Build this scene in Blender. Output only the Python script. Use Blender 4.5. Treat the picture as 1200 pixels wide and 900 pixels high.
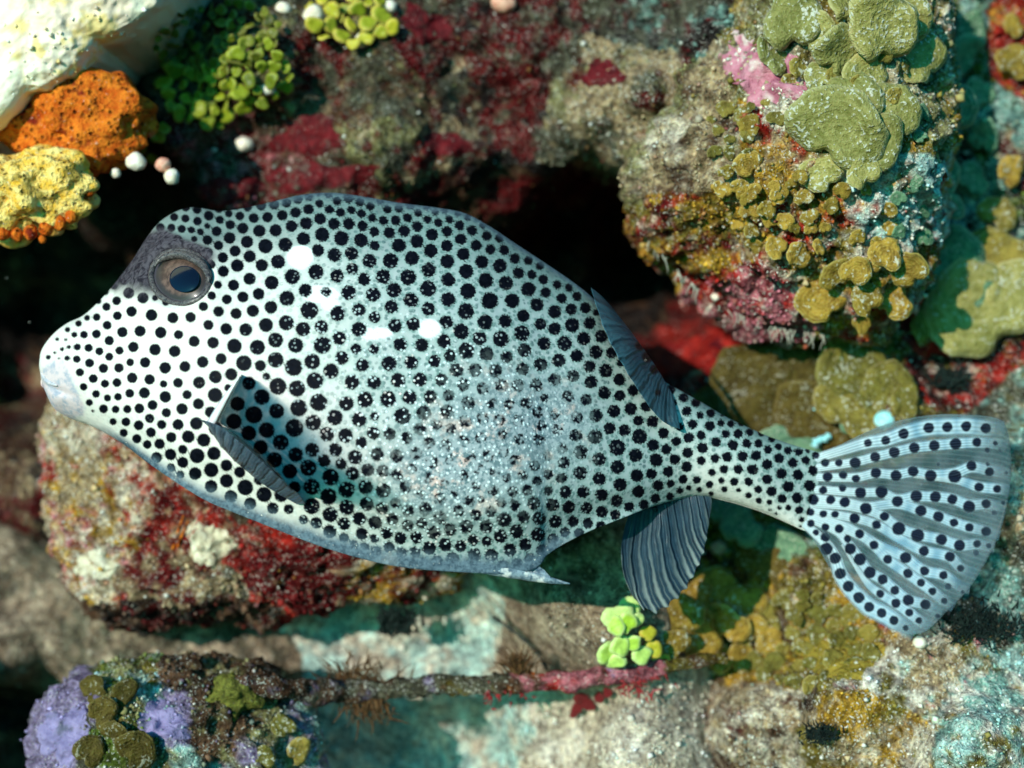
import bpy, bmesh, math, random
import numpy as np
from mathutils import Vector, Matrix
from mathutils.bvhtree import BVHTree

rng = np.random.default_rng(7)
random.seed(7)
for o in list(bpy.data.objects):
    bpy.data.objects.remove(o)
scene = bpy.context.scene
COL = scene.collection

# ------------------------------------------------------------------ camera, world, sun
S = 0.00027            # metres per photo pixel in the plane of the fish
D = 0.50               # camera to the fish's middle plane
cam_d = bpy.data.cameras.new('camera')
cam_d.sensor_width = 36.0
cam_d.lens = 36.0 * D / (1200 * S)
cam_d.clip_start = 0.01
cam_d.clip_end = 100.0
cam_d.dof.use_dof = True
cam_d.dof.focus_distance = D - 0.022
cam_d.dof.aperture_fstop = 5.6
cam = bpy.data.objects.new('camera', cam_d)
cam.location = (0, -D, 0)
cam.rotation_euler = (math.radians(90), 0, 0)
COL.objects.link(cam)
scene.camera = cam

SUN_DIR = Vector((0.48, 0.85, -0.25)).normalized()      # the way the light travels
el = math.asin(-SUN_DIR.z)
az = math.atan2(-SUN_DIR.x, -SUN_DIR.y)
world = bpy.data.worlds.new('World')
scene.world = world
world.use_nodes = True
wn = world.node_tree
wn.nodes.clear()
w_out = wn.nodes.new('ShaderNodeOutputWorld')
w_bg = wn.nodes.new('ShaderNodeBackground')
w_sky = wn.nodes.new('ShaderNodeTexSky')
w_sky.sky_type = 'NISHITA'
w_sky.sun_disc = False
w_sky.sun_elevation = el
w_sky.sun_rotation = az
w_mul = wn.nodes.new('ShaderNodeMix')                   # water takes the red out of the daylight
w_mul.data_type = 'RGBA'
w_mul.blend_type = 'MULTIPLY'
w_mul.inputs[0].default_value = 1.0
w_mul.inputs[7].default_value = (0.06, 0.70, 1.0, 1)
wn.links.new(w_sky.outputs[0], w_mul.inputs[6])
wn.links.new(w_mul.outputs[2], w_bg.inputs[0])
w_bg.inputs[1].default_value = 0.15
wn.links.new(w_bg.outputs[0], w_out.inputs[0])

sun_d = bpy.data.lights.new('sun', 'SUN')
sun_d.energy = 3.5
sun_d.angle = math.radians(0.5)
sun_d.color = (1.0, 0.91, 0.82)
sun = bpy.data.objects.new('sun', sun_d)
sun.rotation_euler = SUN_DIR.to_track_quat('-Z', 'Y').to_euler()
sun.location = (-0.5, -0.8, 0.5)
COL.objects.link(sun)
scene.view_settings.view_transform = 'Standard'
scene.view_settings.look = 'None'
scene.view_settings.exposure = 0.36
scene.view_settings.gamma = 1.0
scene.cycles.max_bounces = 6
scene.cycles.transparent_max_bounces = 10

# ------------------------------------------------------------------ helpers
def W(px, py, dp):
    """photo pixel + depth behind the fish's middle plane (in pixels of that plane) -> metres"""
    k = S * (D + dp * S) / D
    return ((px - 600) * k, dp * S, (450 - py) * k)

def Wn(px, py, dp):
    k = S * (D + dp * S) / D
    return np.stack([(px - 600) * k, dp * S + 0 * px, (450 - py) * k], -1)

def proj(v):
    k = S * (D + v[:, 1]) / D
    return 600 + v[:, 0] / k, 450 - v[:, 2] / k

def _hash(ix, iy, iz, seed):
    h = (ix * 374761393 + iy * 668265263 + iz * 2147483647 + seed * 144665) & 0xFFFFFFFF
    h = ((h ^ (h >> 13)) * 1274126177) & 0xFFFFFFFF
    h = ((h ^ (h >> 16)) * 2246822519) & 0xFFFFFFFF
    return ((h ^ (h >> 15)) & 0xFFFFFF) / float(0xFFFFFF)

def vnoise(p, seed=0):
    i = np.floor(p).astype(np.int64)
    f = p - i
    f = f * f * f * (f * (f * 6 - 15) + 10)
    out = 0
    for dx in (0, 1):
        wx = f[:, 0] if dx else 1 - f[:, 0]
        for dy in (0, 1):
            wy = f[:, 1] if dy else 1 - f[:, 1]
            for dz in (0, 1):
                wz = f[:, 2] if dz else 1 - f[:, 2]
                out = out + wx * wy * wz * _hash(i[:, 0] + dx, i[:, 1] + dy, i[:, 2] + dz, seed)
    return out * 2 - 1

def fbm(v, wl, octs=3, seed=0, gain=0.55):
    """noise of wavelength wl pixels on points v in metres"""
    a, s, out = 1.0, 0.0, 0.0
    for k in range(octs):
        out = out + a * vnoise(v / (wl * S / 2 ** k) + 17.3 * k, seed + 31 * k)
        s += a
        a *= gain
    return out / s

def mesh(name, verts, faces):
    verts = np.asarray(verts, dtype=np.float32)
    me = bpy.data.meshes.new(name)
    if isinstance(faces, np.ndarray):
        n, k = faces.shape
        me.vertices.add(len(verts))
        me.vertices.foreach_set('co', verts.ravel())
        me.loops.add(n * k)
        me.loops.foreach_set('vertex_index', faces.astype(np.int32).ravel())
        me.polygons.add(n)
        me.polygons.foreach_set('loop_start', np.arange(0, n * k, k, dtype=np.int32))
        me.polygons.foreach_set('use_smooth', np.ones(n, dtype=bool))
        me.update(calc_edges=True)
        me.validate()
    else:
        me.from_pydata(verts.tolist(), [], faces)
        me.update()
        me.polygons.foreach_set('use_smooth', np.ones(len(me.polygons), dtype=bool))
    return me

def attr(me, name, data):
    data = np.asarray(data, dtype=np.float32)
    if data.ndim == 1:
        a = me.attributes.new(name, 'FLOAT', 'POINT')
        a.data.foreach_set('value', data)
    else:
        if data.shape[1] == 3:
            data = np.concatenate([data, np.ones((len(data), 1), np.float32)], 1)
        a = me.attributes.new(name, 'FLOAT_COLOR', 'POINT')
        a.data.foreach_set('color', data.ravel())

def link(name, me, mat=None, parent=None):
    o = bpy.data.objects.new(name, me)
    if mat is not None and len(me.materials) == 0:
        me.materials.append(mat)
    COL.objects.link(o)
    if parent is not None:
        o.parent = parent
    return o

def empty(name, loc):
    o = bpy.data.objects.new(name, None)
    o.location = loc
    o.empty_display_size = 0.01
    COL.objects.link(o)
    return o

def tag(o, label, cat, group=None):
    o['label'] = label
    o['category'] = cat
    if group:
        o['group'] = group
    return o

def kind(o, k, label=None):
    o['kind'] = k
    if label:
        o['label'] = label
    return o

def grid_faces(nu, nv, closed_v=False, off=0, flip=False):
    u = np.arange(nu - 1)[:, None]
    m = nv if closed_v else nv - 1
    v = np.arange(m)[None, :]
    a = u * nv + v
    b = u * nv + (v + 1) % nv
    c = (u + 1) * nv + (v + 1) % nv
    d = (u + 1) * nv + v
    q = np.stack([a, b, c, d], -1).reshape(-1, 4) + off
    return q[:, ::-1].copy() if flip else q

def spline(pts, n):
    """Catmull-Rom through pts (k,d) -> n samples, uniform in chord length"""
    p = np.asarray(pts, float)
    seg = np.linalg.norm(np.diff(p[:, :2], axis=0), axis=1) + 1e-6
    t = np.concatenate([[0], np.cumsum(seg)])
    m = np.zeros_like(p)
    m[1:-1] = (p[2:] - p[:-2]) / (t[2:] - t[:-2])[:, None]
    m[0] = (p[1] - p[0]) / seg[0]
    m[-1] = (p[-1] - p[-2]) / seg[-1]
    x = np.linspace(0, t[-1], n)
    i = np.clip(np.searchsorted(t, x, 'right') - 1, 0, len(seg) - 1)
    h = seg[i]
    s = ((x - t[i]) / h)[:, None]
    h = h[:, None]
    return ((2 * s**3 - 3 * s**2 + 1) * p[i] + (s**3 - 2 * s**2 + s) * h * m[i]
            + (-2 * s**3 + 3 * s**2) * p[i + 1] + (s**3 - s**2) * h * m[i + 1])

def sstep(x, a, b):
    t = np.clip((x - a) / (b - a), 0, 1)
    return t * t * (3 - 2 * t)

def tube(path, radii, seg=8, rough=0.0, seed=0):
    """tapered tube along world points"""
    path = np.asarray(path, float)
    n = len(path)
    tan = np.gradient(path, axis=0)
    tan /= np.linalg.norm(tan, axis=1)[:, None] + 1e-12
    ref = np.array([0.13, 1.0, 0.21])
    a = np.cross(tan, ref)
    a /= np.linalg.norm(a, axis=1)[:, None] + 1e-12
    b = np.cross(tan, a)
    th = np.linspace(0, 2 * math.pi, seg, endpoint=False)
    r = np.asarray(radii, float)[:, None, None]
    v = path[:, None, :] + r * (np.cos(th)[None, :, None] * a[:, None, :] + np.sin(th)[None, :, None] * b[:, None, :])
    v = v.reshape(-1, 3)
    if rough:
        c = np.repeat(path, seg, 0)
        v = c + (v - c) * (1 + rough * fbm(v, 18, 3, seed))[:, None]
    f = grid_faces(n, seg, True)
    v = np.concatenate([v, path[:1], path[-1:]])
    k = n * seg
    caps = [[(i + 1) % seg, i, k, k] for i in range(seg)] + [[(n - 1) * seg + i, (n - 1) * seg + (i + 1) % seg, k + 1, k + 1] for i in range(seg)]
    fl = [list(q) for q in f] + [c[:3] for c in caps]
    return v, fl

_ico = {}
def ico(level):
    if level not in _ico:
        bm = bmesh.new()
        bmesh.ops.create_icosphere(bm, subdivisions=level, radius=1.0)
        v = np.array([x.co[:] for x in bm.verts])
        f = np.array([[q.index for q in p.verts] for p in bm.faces])
        bm.free()
        v /= np.linalg.norm(v, axis=1)[:, None]
        _ico[level] = (v, f)
    return _ico[level]

# ------------------------------------------------------------------ node materials
class NT:
    def __init__(self, name, world=False):
        self.m = bpy.data.materials.new(name)
        self.m.use_nodes = True
        self.t = self.m.node_tree
        self.t.nodes.clear()
        self.out = self.t.nodes.new('ShaderNodeOutputMaterial')
        self.b = self.t.nodes.new('ShaderNodeBsdfPrincipled')
        self.l(self.b.outputs[0], self.out.inputs[0])
        self.co = self.t.nodes.new('ShaderNodeTexCoord').outputs['Object'] if not world else self.t.nodes.new('ShaderNodeNewGeometry').outputs['Position']
    def l(self, a, b):
        self.t.links.new(a, b)
    def put(self, x, s):
        if hasattr(x, 'is_linked'):
            self.l(x, s)
        else:
            s.default_value = x if not (isinstance(x, tuple) and len(x) == 3 and len(s.default_value) == 4) else (*x, 1)
    def attr(self, n, col=False):
        a = self.t.nodes.new('ShaderNodeAttribute')
        a.attribute_name = n
        return a.outputs['Color' if col else 'Fac']
    def noise(self, wl, detail=2, rough=0.6, co=None, dist=0.0):
        n = self.t.nodes.new('ShaderNodeTexNoise')
        n.inputs['Scale'].default_value = 1 / (wl * S)
        n.inputs['Detail'].default_value = detail
        n.inputs['Roughness'].default_value = rough
        n.inputs['Distortion'].default_value = dist
        self.l(co or self.co, n.inputs['Vector'])
        return n.outputs['Fac']
    def voro(self, wl, out='Distance', feature='F1', rnd=1.0):
        n = self.t.nodes.new('ShaderNodeTexVoronoi')
        n.feature = feature
        n.inputs['Scale'].default_value = 1 / (wl * S)
        n.inputs['Randomness'].default_value = rnd
        self.l(self.co, n.inputs['Vector'])
        return n.outputs[out]
    def math(self, op, a, b=0.0, c=None):
        n = self.t.nodes.new('ShaderNodeMath')
        n.operation = op
        self.put(a, n.inputs[0])
        self.put(b, n.inputs[1])
        if c is not None:
            self.put(c, n.inputs[2])
        return n.outputs[0]
    def ramp(self, x, a, b, lo=0.0, hi=1.0):
        n = self.t.nodes.new('ShaderNodeMapRange')
        n.interpolation_type = 'SMOOTHSTEP'
        self.put(x, n.inputs[0])
        for i, v in enumerate((a, b, lo, hi)):
            n.inputs[i + 1].default_value = v
        return n.outputs[0]
    def mix(self, f, a, b, mode='MIX'):
        n = self.t.nodes.new('ShaderNodeMix')
        n.data_type = 'RGBA'
        n.blend_type = mode
        self.put(f, n.inputs[0])
        self.put(a, n.inputs[6])
        self.put(b, n.inputs[7])
        return n.outputs[2]
    def bump(self, h, dist_px, strength=1.0, prev=None):
        n = self.t.nodes.new('ShaderNodeBump')
        n.inputs['Strength'].default_value = strength
        n.inputs['Distance'].default_value = dist_px * S
        self.put(h, n.inputs['Height'])
        if prev is not None:
            self.l(prev, n.inputs['Normal'])
        return n.outputs[0]
    def done(self, col, rough=0.7, normal=None, spec=0.3, **kw):
        self.put(col, self.b.inputs['Base Color'])
        self.put(rough, self.b.inputs['Roughness'])
        self.b.inputs['Specular IOR Level'].default_value = spec
        if normal is not None:
            self.l(normal, self.b.inputs['Normal'])
        for k, v in kw.items():
            self.put(v, self.b.inputs[k.replace('_', ' ')])
        return self.m

def reef_material(name, spk_amt=1.0, bumpy=3.0, tuft=True):
    n = NT(name)
    c = n.attr('Col', True)
    f1 = n.noise(26, 4, 0.7)
    f2 = n.noise(7, 3, 0.7)
    f3 = n.noise(3.2, 2, 0.6)
    c = n.mix(1.0, c, n.mix(n.ramp(f1, 0.3, 0.7), (0.42, 0.38, 0.38), (1.15, 1.12, 1.06)), 'MULTIPLY')
    c = n.mix(1.0, c, n.mix(n.ramp(f2, 0.3, 0.7), (0.38, 0.35, 0.35), (1.35, 1.33, 1.28)), 'MULTIPLY')
    spk = n.attr('spk')
    s = n.math('MULTIPLY', n.ramp(n.math('ADD', f3, n.math('MULTIPLY', f1, 0.35)), 0.76, 0.86), n.math('MULTIPLY', spk, spk_amt))
    c = n.mix(s, c, (0.72, 0.70, 0.62))
    h = n.math('ADD', n.math('MULTIPLY', f1, 0.8), n.math('ADD', n.math('MULTIPLY', f2, 0.55), n.math('MULTIPLY', f3, 0.3)))
    return n.done(c, 0.75, n.bump(h, bumpy * 3.6), 0.06)

M_reef = reef_material('reef crust')
M_rock = reef_material('encrusted rock')
M_sandy = reef_material('coarse sand', 0.9, 2.0)

n = NT('glare white rock')  # glare of close light put into a near-white albedo
_c = n.mix(1.0, n.attr('Col', True), n.mix(n.ramp(n.noise(34, 3, 0.6), 0.25, 0.5), (0.9, 0.86, 0.8), (1, 1, 1)), 'MULTIPLY')
M_glare = n.done(_c, 0.6, n.bump(n.noise(20, 3, 0.55), 3.0), 0.3)

def lumpy(name, c1, c2, c3=None, wl=14, bump=3.0, rough=0.6, spec=0.15, speck=0.0, sss=0.0):
    n = NT(name)
    f = n.noise(wl, 4, 0.65)
    g = n.noise(wl * 0.28, 2, 0.6)
    c = n.mix(n.ramp(f, 0.32, 0.68), c1, c2)
    if c3:
        c = n.mix(n.ramp(n.noise(wl * 2.2, 3, 0.6), 0.55, 0.68), c, c3)
    if speck:
        c = n.mix(n.math('MULTIPLY', n.ramp(g, 0.66, 0.74), speck), c, (0.75, 0.72, 0.64))
    h = n.math('ADD', f, n.math('MULTIPLY', g, 0.45))
    return n.done(c, rough, n.bump(h, bump * 2), spec * 0.5)

M_maroon = lumpy('maroon sponge', (0.05, 0.004, 0.006), (0.15, 0.010, 0.014), (0.11, 0.06, 0.05), 14, 2.6, 0.6, 0.25, 0.6)
M_red = lumpy('red sponge', (0.14, 0.005, 0.005), (0.36, 0.02, 0.012), (0.09, 0.006, 0.010), 16, 3.0, 0.65, 0.25, 0.4)
M_orange = lumpy('orange sponge', (0.50, 0.075, 0.006), (0.80, 0.22, 0.02), (0.20, 0.02, 0.008), 14, 4.0, 0.8, 0.15, 0.4)
def porous(m, wl=9, depth=0.75, bump=2.5):
    t = m.node_tree
    b = next(x for x in t.nodes if x.type == 'BSDF_PRINCIPLED')
    co = next(x for x in t.nodes if x.type == 'TEX_COORD').outputs['Object']
    v_ = t.nodes.new('ShaderNodeTexVoronoi'); v_.inputs['Scale'].default_value = 1 / (wl * S)
    t.links.new(co, v_.inputs['Vector'])
    r_ = t.nodes.new('ShaderNodeMapRange'); r_.inputs[1].default_value = 0.12; r_.inputs[2].default_value = 0.34
    t.links.new(v_.outputs['Distance'], r_.inputs[0])
    mx = t.nodes.new('ShaderNodeMix'); mx.data_type = 'RGBA'; mx.blend_type = 'MULTIPLY'; mx.inputs[0].default_value = depth
    src = b.inputs['Base Color'].links[0].from_socket
    t.links.new(src, mx.inputs[6]); t.links.new(r_.outputs[0], mx.inputs[7]); t.links.new(mx.outputs[2], b.inputs['Base Color'])
    bp = t.nodes.new('ShaderNodeBump'); bp.inputs['Distance'].default_value = bump * S
    t.links.new(r_.outputs[0], bp.inputs['Height'])
    t.links.new(b.inputs['Normal'].links[0].from_socket, bp.inputs['Normal']); t.links.new(bp.outputs[0], b.inputs['Normal'])
porous(M_orange)
M_ochre = lumpy('ochre coral', (0.86, 0.46, 0.04), (0.94, 0.74, 0.26), (0.34, 0.24, 0.05), 15, 5.0, 0.8, 0.15, 0.8)
porous(M_ochre, 8, 0.5, 3.0)
M_pink = lumpy('pink coralline crust', (0.36, 0.10, 0.15), (0.58, 0.24, 0.30), (0.66, 0.52, 0.48), 20, 3.0, 0.7, 0.25, 1.0)
M_lilac = lumpy('lilac coralline crust', (0.19, 0.16, 0.32), (0.31, 0.26, 0.46), (0.12, 0.12, 0.18), 16, 2.4, 0.7, 0.2, 0.3)
M_knob = lumpy('green knobby coral', (0.06, 0.06, 0.012), (0.20, 0.20, 0.035), None, 9, 4.0, 0.65, 0.25, 0.2)
M_yellowcrust = lumpy('ochre green crust', (0.20, 0.15, 0.02), (0.38, 0.27, 0.04), (0.13, 0.12, 0.03), 18, 5.0, 0.7, 0.25, 1.0)
M_cream = lumpy('cream crust', (0.62, 0.54, 0.36), (0.80, 0.74, 0.58), None, 12, 3.0, 0.7, 0.25, 0.2)
M_bead = lumpy('cream bead', (0.82, 0.70, 0.50), (0.90, 0.86, 0.76), None, 8, 1.0, 0.45, 0.4)
M_salmon = lumpy('salmon bead', (0.70, 0.26, 0.18), (0.85, 0.50, 0.36), None, 8, 1.0, 0.5, 0.4)
M_cyan = lumpy('pale cyan sponge', (0.25, 0.75, 0.78), (0.55, 0.90, 0.90), None, 10, 1.4, 0.5, 0.4)
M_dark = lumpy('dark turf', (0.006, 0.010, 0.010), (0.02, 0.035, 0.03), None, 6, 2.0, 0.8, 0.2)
M_twig = lumpy('dark twig', (0.015, 0.02, 0.02), (0.05, 0.06, 0.05), None, 6, 1.0, 0.7, 0.3)
M_hair = lumpy('pale filament', (0.35, 0.32, 0.26), (0.5, 0.48, 0.4), None, 6, 0.5, 0.6, 0.3)
M_redalga = lumpy('red alga', (0.16, 0.01, 0.015), (0.38, 0.03, 0.03), (0.5, 0.14, 0.14), 10, 1.2, 0.5, 0.4, 0.2)
M_brownalga = lumpy('brown tuft', (0.05, 0.025, 0.012), (0.16, 0.08, 0.03), None, 8, 1.4, 0.7, 0.3, 0.15)

def blade_material(name, base, dark, edge, speck=0.8):
    n = NT(name, True)
    r = n.attr('rad')
    wv = n.math('SINE', n.math('MULTIPLY', n.math('ADD', r, n.math('MULTIPLY', n.noise(40, 2), 0.25)), 34.0))
    f = n.noise(18, 4, 0.7)
    c = n.mix(n.ramp(n.math('ADD', n.math('MULTIPLY', f, 0.6), n.math('MULTIPLY', n.noise(8, 3, 0.7), 0.4)), 0.36, 0.62), dark, base)
    c = n.mix(n.math('MULTIPLY', n.ramp(wv, 0.1, 1.0), 0.22), c, edge)
    c = n.mix(n.ramp(r, 0.88, 1.0), c, edge)
    oi = n.t.nodes.new('ShaderNodeObjectInfo').outputs['Random']
    c = n.mix(1.0, c, n.mix(oi, (0.62, 0.66, 0.6), (1.25, 1.15, 1.15)), 'MULTIPLY')
    g = n.noise(4.5, 2, 0.6)
    g2 = n.noise(30, 3, 0.6)
    c = n.mix(n.math('MULTIPLY', n.ramp(n.math('ADD', g, n.math('MULTIPLY', g2, 0.5)), 0.84, 0.93), speck), c, (0.52, 0.52, 0.42))
    h = n.math('ADD', n.math('MULTIPLY', wv, 0.025), n.math('ADD', f, n.math('MULTIPLY', g, 0.35)))
    return n.done(c, 0.6, n.bump(h, 5.0), 0.12)

M_olive = blade_material('olive blade', (0.23, 0.19, 0.035), (0.10, 0.08, 0.014), (0.34, 0.29, 0.09))
M_amber = blade_material('amber blade', (0.36, 0.24, 0.035), (0.15, 0.09, 0.012), (0.48, 0.37, 0.10))
M_dull = blade_material('dull brown blade', (0.105, 0.08, 0.014), (0.045, 0.032, 0.006), (0.15, 0.12, 0.035), 0.4)  # dimness of the shaded lobes put into the dark colour
M_sea = blade_material('sea green blade', (0.13, 0.27, 0.15), (0.05, 0.13, 0.08), (0.26, 0.42, 0.26), 0.4)  # green blade, with the teal of the shade put into its colour
M_pale = blade_material('pale olive blade', (0.33, 0.31, 0.10), (0.17, 0.17, 0.04), (0.44, 0.42, 0.19), 1.0)

def seg_material(name, a, b, tip):
    n = NT(name, True)
    oi = n.t.nodes.new('ShaderNodeObjectInfo').outputs['Random']
    r = n.attr('rad')
    c = n.mix(oi, a, b)
    c = n.mix(n.ramp(r, 0.55, 1.0, 0.0, 0.7), c, tip)
    c = n.mix(1.0, c, n.mix(n.noise(5, 2), (0.6, 0.6, 0.6), (1.3, 1.3, 1.3)), 'MULTIPLY')
    return n.done(c, 0.4, n.bump(n.noise(6, 2), 1.0), 0.2)

M_halimeda = seg_material('green segment', (0.09, 0.115, 0.006), (0.30, 0.36, 0.02), (0.40, 0.43, 0.06))
M_halidark = seg_material('dark green segment', (0.045, 0.055, 0.005), (0.17, 0.19, 0.014), (0.32, 0.30, 0.07))
M_haliyel = seg_material('yellow green segment', (0.18, 0.24, 0.01), (0.52, 0.46, 0.03), (0.66, 0.50, 0.10))
M_lime = seg_material('lime segment', (0.36, 0.58, 0.03), (0.60, 0.78, 0.28), (0.66, 0.82, 0.36))

# ------------------------------------------------------------------ painting encrusted surfaces
C = dict(
    MAROON=(0.11, 0.006, 0.008), RED=(0.38, 0.020, 0.014), BEIGE=(0.42, 0.32, 0.19), GREY=(0.095, 0.095, 0.065),
    OLIVE=(0.19, 0.155, 0.03), OCHRE=(0.48, 0.28, 0.03), PINK=(0.52, 0.17, 0.22), WHITE=(0.78, 0.74, 0.66),
    DARK=(0.018, 0.014, 0.014), GREEN=(0.09, 0.14, 0.02), LILAC=(0.28, 0.23, 0.42), TEAL=(0.22, 0.42, 0.38),
    ORANGE=(0.60, 0.17, 0.02), BROWN=(0.11, 0.06, 0.035), SAND=(0.52, 0.44, 0.33), PALE=(0.66, 0.60, 0.48),
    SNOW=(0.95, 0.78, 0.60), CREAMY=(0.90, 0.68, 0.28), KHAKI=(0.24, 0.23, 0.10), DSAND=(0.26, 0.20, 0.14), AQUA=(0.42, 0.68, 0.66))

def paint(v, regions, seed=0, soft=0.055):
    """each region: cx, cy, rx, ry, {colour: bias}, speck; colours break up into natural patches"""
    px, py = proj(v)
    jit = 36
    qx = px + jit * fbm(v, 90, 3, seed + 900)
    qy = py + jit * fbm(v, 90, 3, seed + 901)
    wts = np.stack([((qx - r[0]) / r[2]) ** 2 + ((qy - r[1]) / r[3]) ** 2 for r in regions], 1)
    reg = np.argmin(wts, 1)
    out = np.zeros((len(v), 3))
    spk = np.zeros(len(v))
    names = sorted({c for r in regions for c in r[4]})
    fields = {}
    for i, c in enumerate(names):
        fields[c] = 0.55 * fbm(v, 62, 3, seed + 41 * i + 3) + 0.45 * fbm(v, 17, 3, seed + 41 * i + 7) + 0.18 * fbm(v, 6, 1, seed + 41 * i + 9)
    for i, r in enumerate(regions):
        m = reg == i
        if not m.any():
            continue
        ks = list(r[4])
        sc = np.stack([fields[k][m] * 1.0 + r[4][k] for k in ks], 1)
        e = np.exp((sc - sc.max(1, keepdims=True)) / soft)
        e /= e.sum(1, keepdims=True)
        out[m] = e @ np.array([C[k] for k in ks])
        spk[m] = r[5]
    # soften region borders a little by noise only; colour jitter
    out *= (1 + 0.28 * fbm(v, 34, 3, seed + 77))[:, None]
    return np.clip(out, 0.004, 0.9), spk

def heightfield(ctrl, px, py, power=3.2):
    num = 0
    den = 0
    for (cx, cy, d) in ctrl:
        w = 1.0 / (((px - cx) ** 2 + (py - cy) ** 2) + 500.0) ** (power / 2)
        num = num + w * d
        den = den + w
    return num / den

def normals_of(me):
    n = np.zeros(len(me.vertices) * 3, np.float32)
    me.vertices.foreach_get('normal', n)
    return n.reshape(-1, 3)

solid = []      # (verts, tris) of what algae and crusts can grow on
surf = []       # (verts, normals, colours, speck) for the turf grains
def register(me, f, v, grains=True):
    f = np.asarray(f)
    if f.shape[1] == 4:
        f = np.concatenate([f[:, [0, 1, 2]], f[:, [0, 2, 3]]])
    solid.append((v, f))

def rough_relief(v, seed, amp=1.0):
    """lumpy relief in pixels"""
    a = 17 * fbm(v, 130, 2, seed) + 17 * fbm(v, 52, 3, seed + 5)
    rid = 1 - np.abs(fbm(v, 30, 3, seed + 11)) * 2
    return amp * (a + 7.5 * rid + 6.0 * fbm(v, 12, 2, seed + 15))

# ------------------------------------------------------------------ THE SETTING: reef wall and sand
WALL = [(-350, -250, 60), (-300, 100, 200), (-300, 600, 150), (-320, 1100, 0),  # off-frame left side brought forward to shade the crevice
        (0, -150, 240), (0, 300, 900), (60, 370, 980), (-60, 330, 900), (-80, 450, 700), (20, 440, 900), (100, 440, 900), (0, 560, 420), (50, 570, 340), (30, 680, 520), (100, 500, 560),
        (150, 260, 560), (140, 320, 800), (200, 330, 700), (200, 150, 200), (300, 60, 165), (260, 225, 235), (450, 60, 195), (450, 160, 185), (380, 215, 215),
        (600, 60, 205), (550, 180, 235), (600, 235, 330), (650, 290, 720), (740, 310, 900), (680, 250, 560), (730, 260, 760), (800, 340, 800),
        (690, 140, 170), (760, 110, 120), (830, 50, 110), (640, 190, 230), (740, 180, 150), (770, 20, 230), (700, 380, 700), (790, 390, 560), (860, 400, 360), (760, 440, 390), (830, 430, 330),
        (900, 470, 235), (1000, 430, 210), (1060, 500, 150), (1100, 420, 230), (1160, 200, 260), (1130, 60, 280), (1190, 340, 220),
        (900, 600, 200), (830, 640, 250), (960, 680, 130), (850, 740, 200), (1100, 600, 70), (1190, 600, 60), (1100, 760, 20),
        (1000, 840, 0), (1150, 890, -60), (880, 860, 70), (790, 800, 240), (740, 740, 420), (700, 640, 520), (620, 700, 560),
        (450, 720, 560), (250, 720, 560), (60, 760, 560), (0, 900, 560), (300, 900, 460), (600, 900, 420), (760, 900, 200),
        (1450, 450, -40), (1400, -150, 120), (1400, 1050, -180), (600, -250, 80), (900, -250, 60), (1000, 1150, -140), (300, 1150, 500)]
gx = np.linspace(-330, 1530, 500)
gy = np.linspace(-250, 1150, 400)
PX, PY = np.meshgrid(gx, gy, indexing='ij')
px, py = PX.ravel(), PY.ravel()
dp = heightfield(WALL, px, py)
v0 = Wn(px, py, dp)
dp = dp + rough_relief(v0, 3)
v = Wn(px, py, dp)
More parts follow.
